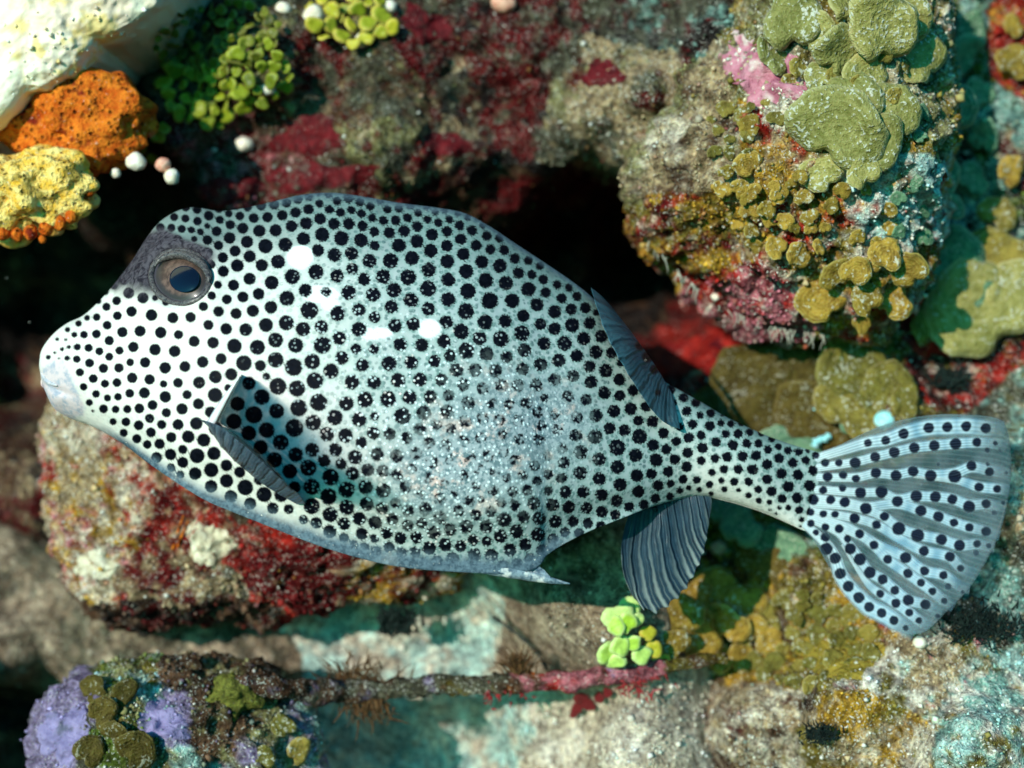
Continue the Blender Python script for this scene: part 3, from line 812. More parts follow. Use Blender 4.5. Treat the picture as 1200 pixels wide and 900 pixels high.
# ================================================================== THE FISH
# spots traced per tile: origin x, origin y, scale, then x y r triples
SPOTS = [
 (40, 225, 6, "985 178 28 1060 188 28 1145 148 30 1070 125 30 1150 197 30 910 250 30 980 252 28 1050 252 28 1100 275 24 1165 290 24 1190 240 20 1008 332 36 1115 375 42 1130 320 22 665 710 38 765 745 38 850 745 20 925 775 24 580 765 30 505 805 28 555 660 28 505 695 26 635 625 28 455 770 20 685 840 36 825 865 40 975 885 38 1100 880 36 1190 805 32 585 870 30 437 880 26 375 885 20"),
 (240, 225, 6, "20 120 25 45 165 34 100 135 30 220 130 24 305 120 30 398 98 34 492 92 34 585 78 32 665 52 30 742 32 30 815 25 26 868 32 26 925 55 30 1000 65 34 1080 80 30 1155 105 30 165 175 26 90 210 28 245 180 30 342 182 34 440 175 36 542 160 36 640 140 36 735 122 36 812 90 28 880 122 30 958 138 32 1030 135 28 1092 160 30 1175 188 30 70 272 34 168 240 32 262 252 38 380 265 42 498 270 42 610 240 40 722 215 42 818 182 40 908 215 40 1012 228 40 1110 235 36 1190 278 34 30 328 34 168 312 40 290 342 42 427 380 50 566 370 48 695 325 46 830 293 50 965 318 52 1092 322 48 1190 375 34 108 365 32 203 393 38 312 438 42 392 508 42 515 490 48 795 410 42 913 442 48 1050 412 46 1158 485 48 25 402 34 125 455 36 235 510 44 40 495 32 130 558 38 315 610 42 470 637 48 615 595 52 782 562 52 930 590 46 1037 530 40 1120 612 44 92 652 28 202 655 38 48 728 30 155 755 34 268 738 38 378 717 40 578 748 52 708 692 46 853 702 34 1012 708 50 1185 722 48 5 815 18 97 840 36 220 855 38 338 835 42 465 810 44 735 832 60 935 855 52 1083 828 44 1195 880 40"),
 (440, 225, 6, "20 90 24 80 112 30 160 115 30 235 98 30 300 148 28 360 118 22 420 145 24 480 150 20 580 155 22 640 185 24 750 235 22 50 195 32 138 198 34 222 188 32 365 192 28 440 215 30 518 192 28 585 228 34 680 272 36 782 308 34 872 325 32 10 280 30 97 285 40 200 275 40 300 242 36 398 298 42 502 272 36 600 325 40 708 375 38 808 405 36 905 410 36 980 468 36 1075 482 32 1155 522 28 30 375 42 165 370 48 292 342 46 388 412 48 502 372 40 618 432 44 748 490 46 875 520 48 1005 570 40 1100 582 32 1180 618 34 108 480 52 255 465 50 0 490 12 375 548 50 505 488 48 637 558 50 775 622 52 918 640 50 1075 683 50 1195 705 36 60 592 50 230 600 54 370 680 56 510 617 48 650 697 54 803 765 58 962 765 50 1135 792 46 0 720 44 128 690 50 250 760 50 112 805 46 372 822 46 510 755 50 637 838 56 1040 870 44"),
 (40, 375, 6, "312 25 22 235 68 18 283 103 20 348 103 26 438 98 30 513 37 30 162 135 12 222 138 10 196 205 14 245 190 14 302 190 24 383 196 28 145 230 9 100 262 16 175 270 8 232 268 18 300 275 26 390 302 30 459 220 27 528 145 32 620 85 36 745 78 38 890 88 40 1015 103 32 1125 150 38 528 258 27 600 215 28 697 190 36 850 208 40 988 220 40 1185 295 40 322 368 28 415 412 30 487 340 32 596 337 32 675 298 26 780 298 36 921 337 40 1060 328 38 348 470 26 435 520 26 498 448 28 582 440 30 690 407 36 812 418 36 910 450 26 1012 442 34 1160 440 42 388 580 24 515 548 24 590 540 26 672 515 30 775 512 38 922 540 40 1075 525 32 488 625 30 573 628 26 655 627 28 740 622 34 832 598 34 1040 625 40 1155 590 38 413 640 10 555 715 24 645 720 30 735 740 34 812 692 32 930 652 32 630 790 28 722 835 32 822 790 34 897 735 32 1012 735 38 1140 728 44 805 875 30 880 870 36 957 828 36 1080 832 44 1190 845 46"),
 (240, 375, 6, "25 35 35 150 62 40 288 68 44 430 35 48 573 20 52 690 67 50 820 48 46 950 0 34 1085 65 50 1190 10 30 58 160 40 208 183 50 370 192 52 498 142 52 640 175 52 945 128 46 815 195 60 1062 203 36 1190 203 36 115 272 38 273 305 54 402 330 38 430 388 26 500 285 54 632 325 60 755 287 54 957 275 46 1108 318 46 75 400 44 188 380 42 310 445 46 518 465 58 655 478 56 770 418 58 885 357 52 1035 437 50 1190 440 46 73 528 50 165 478 26 400 545 54 230 590 50 660 615 58 800 580 60 995 588 50 1128 560 54 42 648 40 345 668 60 205 712 54 505 640 52 625 765 62 915 685 54 765 725 54 1085 700 50 1195 678 30 310 790 52 440 785 54 855 800 50 990 812 50 1185 795 44 530 855 54 395 890 50 1100 865 40"),
 (440, 375, 6, "10 15 44 137 40 46 268 30 46 500 15 46 770 20 52 912 10 46 1160 30 40 10 200 40 175 172 46 325 177 46 482 150 48 603 80 54 730 127 48 882 135 56 1030 95 54 1185 165 46 95 307 50 250 297 48 415 290 42 530 258 42 640 213 56 782 238 48 922 260 40 1048 213 46 1160 312 46 10 440 36 160 425 50 312 420 48 463 420 44 567 345 46 700 352 46 845 360 46 1035 345 44 88 555 54 240 545 50 385 540 46 515 530 40 617 452 44 755 480 42 885 455 44 1000 460 44 1130 460 44 25 680 48 190 675 58 338 652 50 503 645 48 650 585 46 815 585 36 940 590 36 1065 590 40 1190 550 30 100 800 42 312 768 42 428 738 38 530 765 36 630 715 44 755 690 42 870 705 40 1005 705 42 1140 650 40 220 828 40 375 865 42 495 880 40 620 850 40 740 830 40 895 805 34 1015 840 36 1165 740 36 1150 840 40"),
 (640, 325, 6, "80 52 32 158 72 30 110 147 36 217 135 32 10 115 36 60 242 46 178 225 40 277 215 38 60 362 44 183 335 50 307 320 42 350 250 24 130 465 50 265 430 46 388 415 44 88 585 46 217 552 44 350 528 46 458 530 40 60 718 44 192 690 42 307 625 42 420 655 46 523 605 26 315 735 44 515 720 42 612 795 38 30 845 36 155 840 42 280 860 40 410 812 44 518 832 38 875 790 36 963 848 36 895 880 30 1050 885 34"),
 (640, 475, 6, "350 72 46 477 40 44 595 25 42 700 10 36 65 65 36 217 88 42 648 113 36 748 115 40 447 162 42 557 178 40 668 225 52 825 195 40 938 150 32 992 38 36 1082 70 28 1155 58 34 1030 132 36 1155 150 38 80 170 36 210 212 44 343 220 50 115 300 34 243 330 48 500 295 56 373 380 46 630 352 46 748 292 40 840 315 38 915 255 36 1007 228 38 1100 203 34 1195 258 36 15 360 30 125 405 40 240 475 46 502 435 48 763 398 46 895 378 40 995 332 40 1100 295 40 1090 388 34 1190 375 32 20 485 34 110 525 38 375 517 46 643 492 44 758 483 36 862 465 40 985 435 40 1165 472 28 135 612 42 260 607 42 390 630 42 520 558 46 650 608 42 773 550 38 870 545 30 965 517 34 1060 530 30 1150 558 28 1000 577 22 1075 587 22 15 600 32 45 700 46 160 718 44 285 722 40 392 747 40 497 673 42 585 712 34 690 692 34 768 630 34 870 640 30 940 600 26 68 822 44 187 815 38 297 832 36 485 770 34 378 850 34 130 885 34 228 885 34 1160 620 20"),
 (140, 525, 6, "360 47 40 430 15 32 283 60 38 460 102 38 548 60 52 365 130 30 435 170 28 660 40 46 750 122 40 540 178 44 645 155 50 852 185 38 755 235 46 645 252 44 890 275 54 800 325 44 1018 320 52 920 372 42 985 225 34 1145 335 46 1090 400 40 1190 430 34 285 5 30"),
 (340, 525, 6, "45 50 50 150 15 48 308 25 46 245 100 44 365 130 38 455 70 50 140 140 56 430 200 46 280 222 58 155 270 56 405 308 56 270 345 58 160 405 56 395 415 52 288 450 52 380 520 44 190 520 40 275 565 46 390 605 34 105 505 32 25 430 34 612 45 46 750 55 46 885 38 44 1000 97 44 1135 90 42 545 160 44 648 165 42 740 185 40 852 150 38 970 208 40 1085 255 32 530 290 50 655 297 52 810 275 42 912 322 38 1055 360 44 1150 325 28 535 400 48 642 420 42 738 387 36 828 453 42 950 430 44 1185 440 38 1055 490 46 487 503 46 600 530 46 720 500 42 820 550 40 925 535 38 1125 580 44 1003 605 46 505 600 42 667 610 40 590 640 30 770 630 42 888 635 42 975 708 46 1085 680 46 530 685 30 620 700 36 700 690 38 790 720 38 880 730 38 1038 785 40 1142 775 46 940 790 36 455 650 28"),
 (540, 525, 6, "60 65 42 190 55 40 300 25 36 385 90 42 125 145 38 20 190 34 240 170 36 325 210 30 435 195 36 520 125 36 105 262 34 228 297 38 365 310 36 478 303 38 530 235 32 60 375 36 140 362 26 285 388 36 380 410 38 510 385 44 105 472 40 215 445 38 310 510 50 432 480 42 545 497 46 42 562 46 180 562 46 400 597 48 540 607 48 275 625 46 95 650 38 175 675 36 10 690 40 345 715 46 455 687 44 570 715 40 90 760 46 222 742 46 285 805 42 478 772 36 388 810 38 25 815 34 480 845 34 548 815 36 647 640 38"),
 (800, 440, 4.5, "10 120 20 68 150 22 25 185 27 92 210 22 145 200 24 210 205 14 50 255 27 147 270 28 197 252 20 250 255 22 303 260 18 33 328 29 105 310 26 180 353 32 227 306 24 292 306 26 353 300 22 412 310 18 25 405 28 103 380 29 168 440 24 265 367 28 337 358 26 402 357 24 452 385 24 508 378 20 555 397 22 607 405 22 470 342 20 655 400 14 703 422 22 98 450 25 235 425 28 316 425 29 388 420 28 448 468 29 510 433 28 580 460 28 648 440 24 752 460 26 823 460 24 20 485 26 155 512 22 217 495 24 293 495 26 370 497 30 445 547 28 520 517 30 608 525 30 687 500 28 763 535 30 845 525 26 10 545 20 72 555 22 143 575 20 205 555 18 272 560 24 348 560 24 398 602 22 470 613 28 558 590 32 670 585 32 740 605 26 793 580 10 843 593 24 28 590 16 85 597 16 220 600 18 295 605 14 347 632 18 402 660 18 458 673 16 520 657 26 603 648 30 687 660 32 780 655 28 855 668 32 507 697 13 558 697 17 615 710 23 678 728 24 742 730 24 803 732 24 625 760 16 685 785 24 752 800 24 703 828 20 825 808 28 755 880 28 620 792 8 460 705 10 497 718 10 875 880 24"),
 (0, 0, 1, "262 520 9 281 534 9 299 547 9 318 561 8.5 337 553 8.5 322 538 9 303 525 9 254 504 8 341 574 7"),
 (940, 470, 3.215, "248 158 18 315 148 20 382 123 23 477 101 23 547 98 22 618 95 22 692 102 22 200 232 24 275 211 22 347 193 23 422 176 23 498 168 23 578 161 25 658 155 20 728 159 12 697 185 13 748 185 9 203 292 18 278 271 22 354 281 24 418 264 23 484 282 25 575 283 28 638 243 22 706 267 20 768 271 10 515 238 10 700 237 11 220 346 24 299 342 26 430 358 25 359 378 24 502 361 24 566 370 22 629 398 26 667 324 20 735 331 18 693 387 20 757 383 11 725 422 13 240 405 25 310 435 20 448 413 24 514 435 23 572 458 19 630 476 19 693 491 21 198 442 22 280 466 20 364 480 28 435 506 28 525 522 24 593 544 24 659 538 17 703 545 13 216 500 20 271 543 20 322 596 20 390 590 24 459 565 22 557 586 22 597 630 16 655 572 14 178 543 24 218 596 26 255 646 25 303 672 22 399 650 21 461 640 20 532 656 19 448 685 18 550 698 15 605 720 10 350 713 20 294 726 18 353 762 20 400 750 24 465 767 22 491 717 18 535 753 15 403 797 18 440 827 15 510 810 12 90 538 26 125 592 24 144 650 24 174 698 24 214 740 24 253 776 22 300 799 21 345 826 20 390 855 14"),
]
sp = []
for ox, oy, sc, txt in SPOTS:
    a = np.array([float(t) for t in txt.split()]).reshape(-1, 3)
    for x, y, r in a:
        X, Y, Rr = ox + x / sc, oy + y / sc, r / sc
        dup = False
        for q in sp:
            if math.hypot(q[0] - X, q[1] - Y) < 0.80 * (q[2] + Rr) and (X < 950 or ox < 940):
                dup = True
                break
        if not dup:
            sp.append((X, Y, Rr))
sp = np.array(sp)
sp[:, 2] -= np.where(sp[:, 0] > 955, 0.7, np.where(sp[:, 0] > 770, 0.7, np.where(sp[:, 0] < 250, 0.3, 0.2)))
for _ in range(25):                                   # keep a pale line between neighbours
    dx = sp[:, None, :2] - sp[None, :, :2]
    dd = np.hypot(dx[..., 0], dx[..., 1]) + np.eye(len(sp)) * 1e3
    need = sp[:, None, 2] + sp[None, :, 2] + np.where(sp[:, 0] > 955, 0.5, 4.2)[:, None]
    ov = np.clip(need - dd, 0, None)
    sp[:, :2] += 0.22 * (ov[..., None] * dx / dd[..., None]).sum(1)
dd = np.hypot(*(sp[:, None, :2] - sp[None, :, :2]).transpose(2, 0, 1)) + np.eye(len(sp)) * 1e3
sp[:, 2] -= 0.5 * np.clip((sp[:, None, 2] + sp[None, :, 2] + 3.0 - dd).max(1), 0, 5) * (sp[:, 0] < 955)

def spot_field(px, py):
    """signed distance in pixels to the rim of the nearest spot"""
    out = np.full(len(px), 40.0)
    for i in range(0, len(px), 20000):
        j = slice(i, i + 20000)
        d = np.sqrt((px[j, None] - sp[None, :, 0]) ** 2 + (py[j, None] - sp[None, :, 1]) ** 2) - sp[None, :, 2]
        out[j] = d.min(1)
    return np.clip(out, -12, 40)

# --- skin
n = NT('spotted skin')
sd = n.attr('sd'); patch = n.attr('patch'); keel = n.attr('keel'); face = n.attr('face'); eyesk = n.attr('eyeskin'); blank = n.attr('blank'); back = n.attr('back'); lip = n.attr('lip')
nf = n.noise(5, 2, 0.7)
nf2 = n.noise(2.4, 1, 0.6)
cells = n.voro(6.4, 'Distance', 'F1', 0.9)
cells2 = n.voro(5.4, 'Distance', 'F1', 1.0)
rag = n.math('MULTIPLY', n.math('SUBTRACT', nf2, 0.5), n.ramp(face, 0, 1, 5.5, 1.5))
d2 = n.math('ADD', sd, rag)
spot = n.math('MULTIPLY', n.ramp(d2, -0.5, 1.7, 1.0, 0.0), n.math('SUBTRACT', 1.0, n.math('MULTIPLY', patch, n.ramp(n.noise(7, 2, 0.6), 0.42, 0.60, 0.0, 1.0))))
body = n.mix(face, (0.41, 0.48, 0.475), (0.82, 0.78, 0.70))
body = n.mix(back, body, (0.13, 0.19, 0.18))
# fine dark flecks between the spots
fleck = n.math('MULTIPLY', n.ramp(cells, 0.28, 0.52, 1.0, 0.0), n.math('MULTIPLY', n.ramp(nf, 0.30, 0.50), n.ramp(face, 0.0, 1.0, 0.85, 0.10)))
body = n.mix(fleck, body, (0.06, 0.13, 0.13))
halo = n.ramp(sd, 1.0, 6.0, 0.5, 0.0)
body = n.mix(n.math('MULTIPLY', halo, n.ramp(face, 0, 1, 1.0, 0.25)), body, (0.24, 0.38, 0.34))
body = n.mix(blank, body, (0.92, 0.92, 0.90))
pink = n.ramp(n.noise(24, 3, 0.6), 0.52, 0.66)
body = n.mix(patch, body, n.mix(pink, (0.36, 0.42, 0.44), (0.72, 0.52, 0.46)))
bodyp = n.mix(n.math('MULTIPLY', patch, n.ramp(nf, 0.45, 0.6)), body, (0.13, 0.20, 0.22))
spotc = n.mix(n.ramp(nf, 0.3, 0.7), (0.0012, 0.0018, 0.004), (0.004, 0.005, 0.010))
c = n.mix(n.math('MULTIPLY', spot, n.math('SUBTRACT', 1.0, blank)), bodyp, spotc)
dots_amt = n.attr('dots')
dots = n.math('MULTIPLY', n.ramp(cells2, 0.20, 0.36, 1.0, 0.0), n.math('MULTIPLY', dots_amt, n.ramp(n.noise(9, 1), 0.34, 0.48)))
c = n.mix(dots, c, n.mix(pink, (0.74, 0.86, 0.86), (0.86, 0.76, 0.70)))
kc = n.mix(n.ramp(n.noise(4, 2, 0.7), 0.66, 0.76), n.mix(n.ramp(nf, 0.3, 0.7), (0.045, 0.075, 0.10), (0.12, 0.18, 0.22)), (0.60, 0.60, 0.54))
c = n.mix(keel, c, kc)
ec = n.mix(n.ramp(n.noise(9, 3, 0.6, None, 1.5), 0.35, 0.65), (0.018, 0.015, 0.022), (0.085, 0.075, 0.09))
c = n.mix(eyesk, c, ec)
lc = n.mix(n.ramp(n.noise(10, 3, 0.6), 0.4, 0.7), (0.66, 0.55, 0.56), (0.34, 0.38, 0.46))
c = n.mix(lip, c, lc)
hh = n.math('ADD', n.math('MULTIPLY', cells, -0.6), n.math('MULTIPLY', dots, 0.9))
M_skin = n.done(c, n.ramp(nf, 0.3, 0.7, 0.5, 0.7), n.bump(hh, 1.2, 0.55), 0.05)

ST = np.array([
 (46, 425, 46, 429, 3), (48, 412, 49, 446, 22), (55, 400, 55, 463, 34), (66, 388, 64, 479, 44), (80, 378, 82, 490, 55), (97, 370, 104, 498, 66),
 (115, 354, 126, 509, 80), (132, 335, 148, 523, 92), (157, 302, 174, 543, 104), (172, 278, 206, 565, 120), (192, 256, 240, 586, 133),
 (222, 243, 270, 599, 143), (256, 247, 305, 613, 150), (285, 244, 335, 625, 156), (320, 236, 372, 639, 162), (355, 228, 410, 651, 165),
 (392, 226, 450, 661, 166), (430, 231, 490, 667, 166), (470, 238, 530, 670, 164), (510, 243, 565, 672, 161), (545, 250, 595, 673, 156),
 (575, 266, 618, 670, 148), (605, 286, 633, 662, 140), (640, 309, 642, 650, 128), (668, 328, 662, 637, 118), (692, 347, 690, 623, 104),
 (722, 380, 715, 613, 90), (752, 415, 740, 603, 76), (778, 446, 770, 592, 60), (800, 459, 800, 584, 48), (825, 473, 825, 582, 42),
 (850, 488, 850, 587, 38), (875, 500, 875, 594, 35), (900, 511, 900, 603, 27), (925, 520, 925, 614, 16), (945, 526, 938, 620, 7.5), (968, 532, 948, 623, 0.8)], float)
NU, NV = 380, 170
st = spline(ST, NU)
vv = np.linspace(0, 1, NV) ** 1.0
prof_c = np.interp(vv, [0, .02, .06, .14, .28, .45, .62, .75, .84, .91, .96, .985, 1.0], [0, .12, .26, .46, .70, .87, .97, .99, .95, .83, .77, .80, .80])
prof_e = np.sqrt(np.clip(1 - (2 * vv - 1) ** 2, 0, 1))
ker = np.ones(7) / 7
pc = np.convolve(np.pad(prof_c, 3, 'edge'), ker, 'valid')
pc[0] = 0
xm = st[:, 0] * 0.5 + st[:, 2] * 0.5
ell = np.maximum(sstep(xm, 740, 830), 1 - sstep(xm, 70, 190))
PXb = st[:, 0][:, None] * (1 - vv) + st[:, 2][:, None] * vv
PYb = st[:, 1][:, None] * (1 - vv) + st[:, 3][:, None] * vv
DEP = st[:, 4][:, None] * ((1 - ell)[:, None] * pc[None, :] + ell[:, None] * prof_e[None, :])
DEP = DEP + 20 * np.exp(-(((PXb - 212) / 52) ** 2 + ((PYb - 322) / 46) ** 2))            # orbit
_m = (np.hypot(PXb - 211, PYb - 325) < 60) & (np.hypot((PXb - 211) / 38, (PYb - 325) / 34) > 1.0)
_A = np.stack([np.ones(_m.sum()), PXb[_m] - 211, PYb[_m] - 325], -1)
EYE_P = np.linalg.lstsq(_A, DEP[_m], rcond=None)[0]
_r = np.hypot((PXb - 211) / 37, (PYb - 325) / 33)
_pl = EYE_P[0] + EYE_P[1] * (PXb - 211) + EYE_P[2] * (PYb - 325)
_k = 1 - sstep(_r, 0.95, 1.35)
DEP = DEP * (1 - _k) + (_pl - 9 * (1 - sstep(_r, 0.8, 1.05))) * _k
eye_plane = lambda x, y: EYE_P[1] * (x - 211) + EYE_P[2] * (y - 325)
DEP = DEP - 10 * np.exp(-(((PXb - 225) / 60) ** 2 + ((PYb - 272 - (PXb - 225) * -0.08) / 11) ** 2)) * sstep(DEP, 5, 30)   # groove behind the brow
DEP = DEP - 8 * np.exp(-(((PXb - 62) / 16) ** 2 + ((PYb - 452 - (PXb - 55) * 0.4) / 4) ** 2))    # mouth slit
DEP = DEP + 5 * np.exp(-(((PXb - 62) / 14) ** 2 + ((PYb - 468) / 10) ** 2))
px, py, de = PXb.ravel(), PYb.ravel(), DEP.ravel()
V0 = Wn(px, py, -de)
de = de + (1.6 * fbm(V0, 40, 2, 71)) * sstep(de, 2, 20)
front = Wn(px, py, -de)
backv = front.copy()
backv[:, 1] *= -1
nn_ = NU * NV
vb = np.concatenate([front, backv])
fa = np.concatenate([grid_faces(NU, NV, flip=False), grid_faces(NU, NV, off=nn_, flip=True)])
i = np.arange(NU - 1)
bot = np.stack([i * NV + NV - 1, i * NV + NV - 1 + nn_, (i + 1) * NV + NV - 1 + nn_, (i + 1) * NV + NV - 1], -1)
top = np.stack([i * NV + nn_, i * NV, (i + 1) * NV, (i + 1) * NV + nn_], -1)
j = np.arange(NV - 1)
o2 = (NU - 1) * NV
endc = np.stack([o2 + j, o2 + j + 1, o2 + j + 1 + nn_, o2 + j + nn_], -1)
fa = np.concatenate([fa, bot, top, endc])
fish = empty('trunkfish', W(420, 460, 0))
tag(fish, 'white boxy fish covered in black spots, swimming before the reef', 'fish')
FISH_LOC = Vector(fish.location)

def fpart(name, me, mat, parent=None):
    """a part of the fish from a mesh in world coordinates"""
    o = link(name, me, mat, parent or fish)
    o.matrix_parent_inverse = Matrix.Identity(4)
    if parent is None:
        o.location = -FISH_LOC
    return o

me = mesh('body', vb, fa)
bpx, bpy_ = np.tile(px, 2), np.tile(py, 2)
vtile = np.tile(np.tile(vv, NU), 2)
sdv = spot_field(px, py)
attr(me, 'sd', np.tile(sdv, 2))
nz = fbm(V0, 50, 3, 81)
nz2 = fbm(V0, 22, 3, 82)
g = lambda cx, cy, rx, ry: np.exp(-(((px - cx) / rx) ** 2 + ((py - cy) / ry) ** 2))
patch_v = np.clip(1.15 * g(590, 500, 85, 70) + 0.8 * g(500, 560, 70, 55) + 0.5 * g(560, 580, 80, 50) + 0.5 * g(660, 490, 40, 50) + 0.25 * nz - 0.22, 0, 1)
dots_v = np.clip(1.3 * g(560, 510, 130, 110) + 0.8 * g(440, 480, 110, 90) + 0.6 * g(480, 620, 150, 60) + 0.5 * g(390, 350, 90, 60) + 0.3 * nz - 0.15, 0, 1)
blank_v = np.clip(sstep(np.maximum.reduce([g(352, 301, 17, 15), 0.95 * g(377, 345, 26, 12) , 0.9 * g(388, 358, 14, 9), 0.85 * g(440, 391, 26, 9), 0.95 * g(503, 385, 16, 13)]) + 0.12 * nz2, 0.38, 0.55), 0, 1)
blank_v *= np.where(sdv < 1.0, 0.0, 1.0) + np.where((np.hypot(px - 352, py - 301) < 22), 1.0, 0.0) * (sdv < 1.0) * 0
keel_v = sstep(vv[None, :] * np.ones((NU, 1)), 0.925, 0.985).ravel() * sstep(px, 95, 150) * (1 - sstep(px, 640, 700))
keel_v = np.clip(keel_v + 0.25 * nz2 * (keel_v > 0.02), 0, 1)
topk = sstep(1 - vv[None, :] * np.ones((NU, 1)), 0.975, 0.998).ravel() * sstep(px, 280, 350) * 0.8
keel_v = np.maximum(keel_v, topk * (px < 780))
face_v = np.clip(1 - sstep(px + 0.25 * (450 - py), 240, 560) + 0.10 * nz, 0, 1)
face_v = np.maximum(face_v, 0.72 * sstep(px, 750, 850) * sstep(py - 0.62 * (px - 800), 480, 540))
back_v = np.clip(0.95 * sstep(-(vv[None, :] * np.ones((NU, 1))).ravel(), -0.24, -0.0) * sstep(px, 150, 240) + 0.8 * g(215, 262, 50, 22) + 0.10 * nz, 0, 0.9)
eye_v = np.clip(sstep(1.25 * g(190, 316, 50, 36) + 1.1 * g(155, 318, 34, 34) + 0.8 * g(185, 345, 26, 14) + 0.9 * g(178, 285, 26, 26) + 0.7 * g(215, 298, 46, 14) + 0.12 * nz2, 0.42, 0.75), 0, 1)
eye_v *= (1 - sstep(py - 0.1 * (px - 180) + 7 * nz2, 332, 362)) * sstep(py + 0.25 * (px - 185), 262, 274)
lip_v = np.clip(sstep(1.1 * g(66, 452, 20, 30) + 0.8 * g(85, 478, 22, 20) + 0.25 * nz2, 0.35, 0.6), 0, 1)
for nm, a_ in (('patch', patch_v), ('dots', dots_v), ('blank', blank_v), ('keel', keel_v), ('face', face_v), ('back', back_v), ('eyeskin', eye_v), ('lip', lip_v)):
    attr(me, nm, np.tile(a_, 2))
fpart('body', me, M_skin)

def body_depth(x, y):
    k = np.argmin((px - x) ** 2 + (py - y) ** 2)
    return de[k]
FPX, FPY, FDE = px.copy(), py.copy(), de.copy()

# --- eye
M_iris = NT('iris')
r = M_iris.attr('rad')
c = M_iris.mix(M_iris.ramp(M_iris.noise(7, 3, 0.7), 0.35, 0.65), (0.06, 0.034, 0.025), (0.16, 0.095, 0.072))
c = M_iris.mix(M_iris.ramp(r, 0.60, 0.80), c, (0.04, 0.032, 0.03))
c = M_iris.mix(M_iris.ramp(r, 0.84, 0.93), c, (0.06, 0.055, 0.07))
M_iris = M_iris.done(c, 0.35, None, 0.25, Coat_Weight=0.1, Coat_Roughness=0.1)
M_pupil = NT('pupil').done((0.003, 0.006, 0.016), 0.12, None, 0.35, Coat_Weight=0.15, Coat_Roughness=0.05)
n = NT('eye rim')
c = n.mix(n.ramp(n.noise(5, 3, 0.7, None, 2.0), 0.35, 0.65), (0.025, 0.022, 0.026), (0.13, 0.115, 0.11))
M_rim = n.done(c, 0.4, n.bump(n.noise(5, 2), 1.0), 0.4)

def dome(cx, cy, d0, rx, ry, h, nr=14, na=48, rot=0.0, e=2.0):
    vs, rad = [], []
    for i in range(nr + 1):
        q = i / nr
        for j in range(na if i else 1):
            t = 2 * math.pi * j / na
            x, y = rx * q * math.cos(t), ry * q * math.sin(t)
            x, y = x * math.cos(rot) - y * math.sin(rot), x * math.sin(rot) + y * math.cos(rot)
            vs.append(W(cx + x, cy + y, -(d0 + eye_plane(cx + x, cy + y) + h * (1 - q ** e))))
            rad.append(q)
    vs.append(W(cx, cy, -(d0 - 16)))
    rad.append(0)
    fs = [[0, 1 + (j + 1) % na, 1 + j][::-1] for j in range(na)]
    for i in range(1, nr):
        for j in range(na):
            a, b = 1 + (i - 1) * na + j, 1 + (i - 1) * na + (j + 1) % na
            fs.append([a, b, b + na, a + na][::-1])
    e_ = 1 + (nr - 1) * na
    fs += [[e_ + j, e_ + (j + 1) % na, len(vs) - 1] for j in range(na)]
    me = mesh('dome', np.array(vs), fs)
    attr(me, 'rad', np.array(rad))
    return me
ed = EYE_P[0]
eye = fpart('eye', dome(212, 325, ed - 2, 33.5, 30, 12, rot=0.15), M_iris)
fpart('pupil', dome(216, 327, ed + 9.0, 17.5, 15.5, 5), M_pupil, eye)
def ring(cx, cy, rx, ry, d0, rt, na=72, ns=10, rot=0.15, a0=0.0, a1=6.2832, wob=0.1, seed=0):
    path, rad = [], []
    full = a1 - a0 > 6.2
    for j in range(na + (0 if full else 1)):
        t = a0 + (a1 - a0) * j / na
        x, y = rx * math.cos(t), ry * math.sin(t)
        x, y = x * math.cos(rot) - y * math.sin(rot), x * math.sin(rot) + y * math.cos(rot)
        path.append(W(cx + x, cy + y, -(d0 + eye_plane(cx + x, cy + y))))
        rad.append(rt * S * (1 if full else max(0.12, math.sin(math.pi * j / na) ** 0.6)))
    if full:
        path.append(path[0]); rad.append(rad[0])
    v_, f_ = tube(path, rad, ns, wob, seed)
    return mesh('ring', v_, f_)
fpart('eye_rim', ring(212, 325, 34.5, 31, ed - 0.5, 3.6, wob=0.35), M_rim, eye)
fpart('eyelid', ring(212, 324, 33, 25, ed + 9, 5.5, a0=3.3, a1=6.25, rot=0.25, wob=0.3), M_rim, eye)
# --- lips
M_lip = lumpy('lip', (0.42, 0.44, 0.50), (0.74, 0.68, 0.68), None, 9, 1.0, 0.4, 0.4)
for pts in ([(48, 436), (53, 444), (60, 449), (68, 452)],):
    s_ = spline(np.array(pts, float), 16)
    path = [W(x, y, -(body_depth(x, y) * (1.0) + 0.5)) for x, y in s_]
    rad = [S * (0.6 + 2.4 * math.sin(math.pi * k / 15) ** 0.7) for k in range(16)]
    v_, f_ = tube(path, rad, 10)
    fpart('lip', mesh('lip', v_, f_), M_lip)

# --- keel spine at the rear of the belly ridge
pts = np.array([(560, 669, 122), (600, 673, 118), (630, 679, 112), (655, 684, 108), (668, 686, 106)], float)
s_ = spline(pts, 20)
path = [W(x, y - 2, -d) for x, y, d in s_]
rad = [S * r for r in np.interp(np.linspace(0, 1, 20), [0, .3, .6, .85, 1], [4, 7, 5.5, 3.2, .8])]
v_, f_ = tube(path, rad, 10, 0.1)
M_spine = lumpy('keel spine', (0.06, 0.10, 0.14), (0.30, 0.40, 0.45), (0.7, 0.72, 0.68), 9, 1.0, 0.45, 0.4)
fpart('keel_spine', mesh('keel_spine', v_, f_), M_spine)
# web between spine and carapace edge
pts = [(600, 668), (632, 664), (638, 668), (646, 677), (660, 684), (645, 684), (620, 678), (600, 673)]
vs = [W(x, y, -112) for x, y in pts] + [W(x, y, -106) for x, y in pts]
fpart('spine_web', mesh('spine_web', np.array(vs), [list(range(8)), list(range(15, 7, -1))] + [[a_, (a_ + 1) % 8 + 0, (a_ + 1) % 8 + 8, a_ + 8][::-1] for a_ in range(8)]), M_spine)

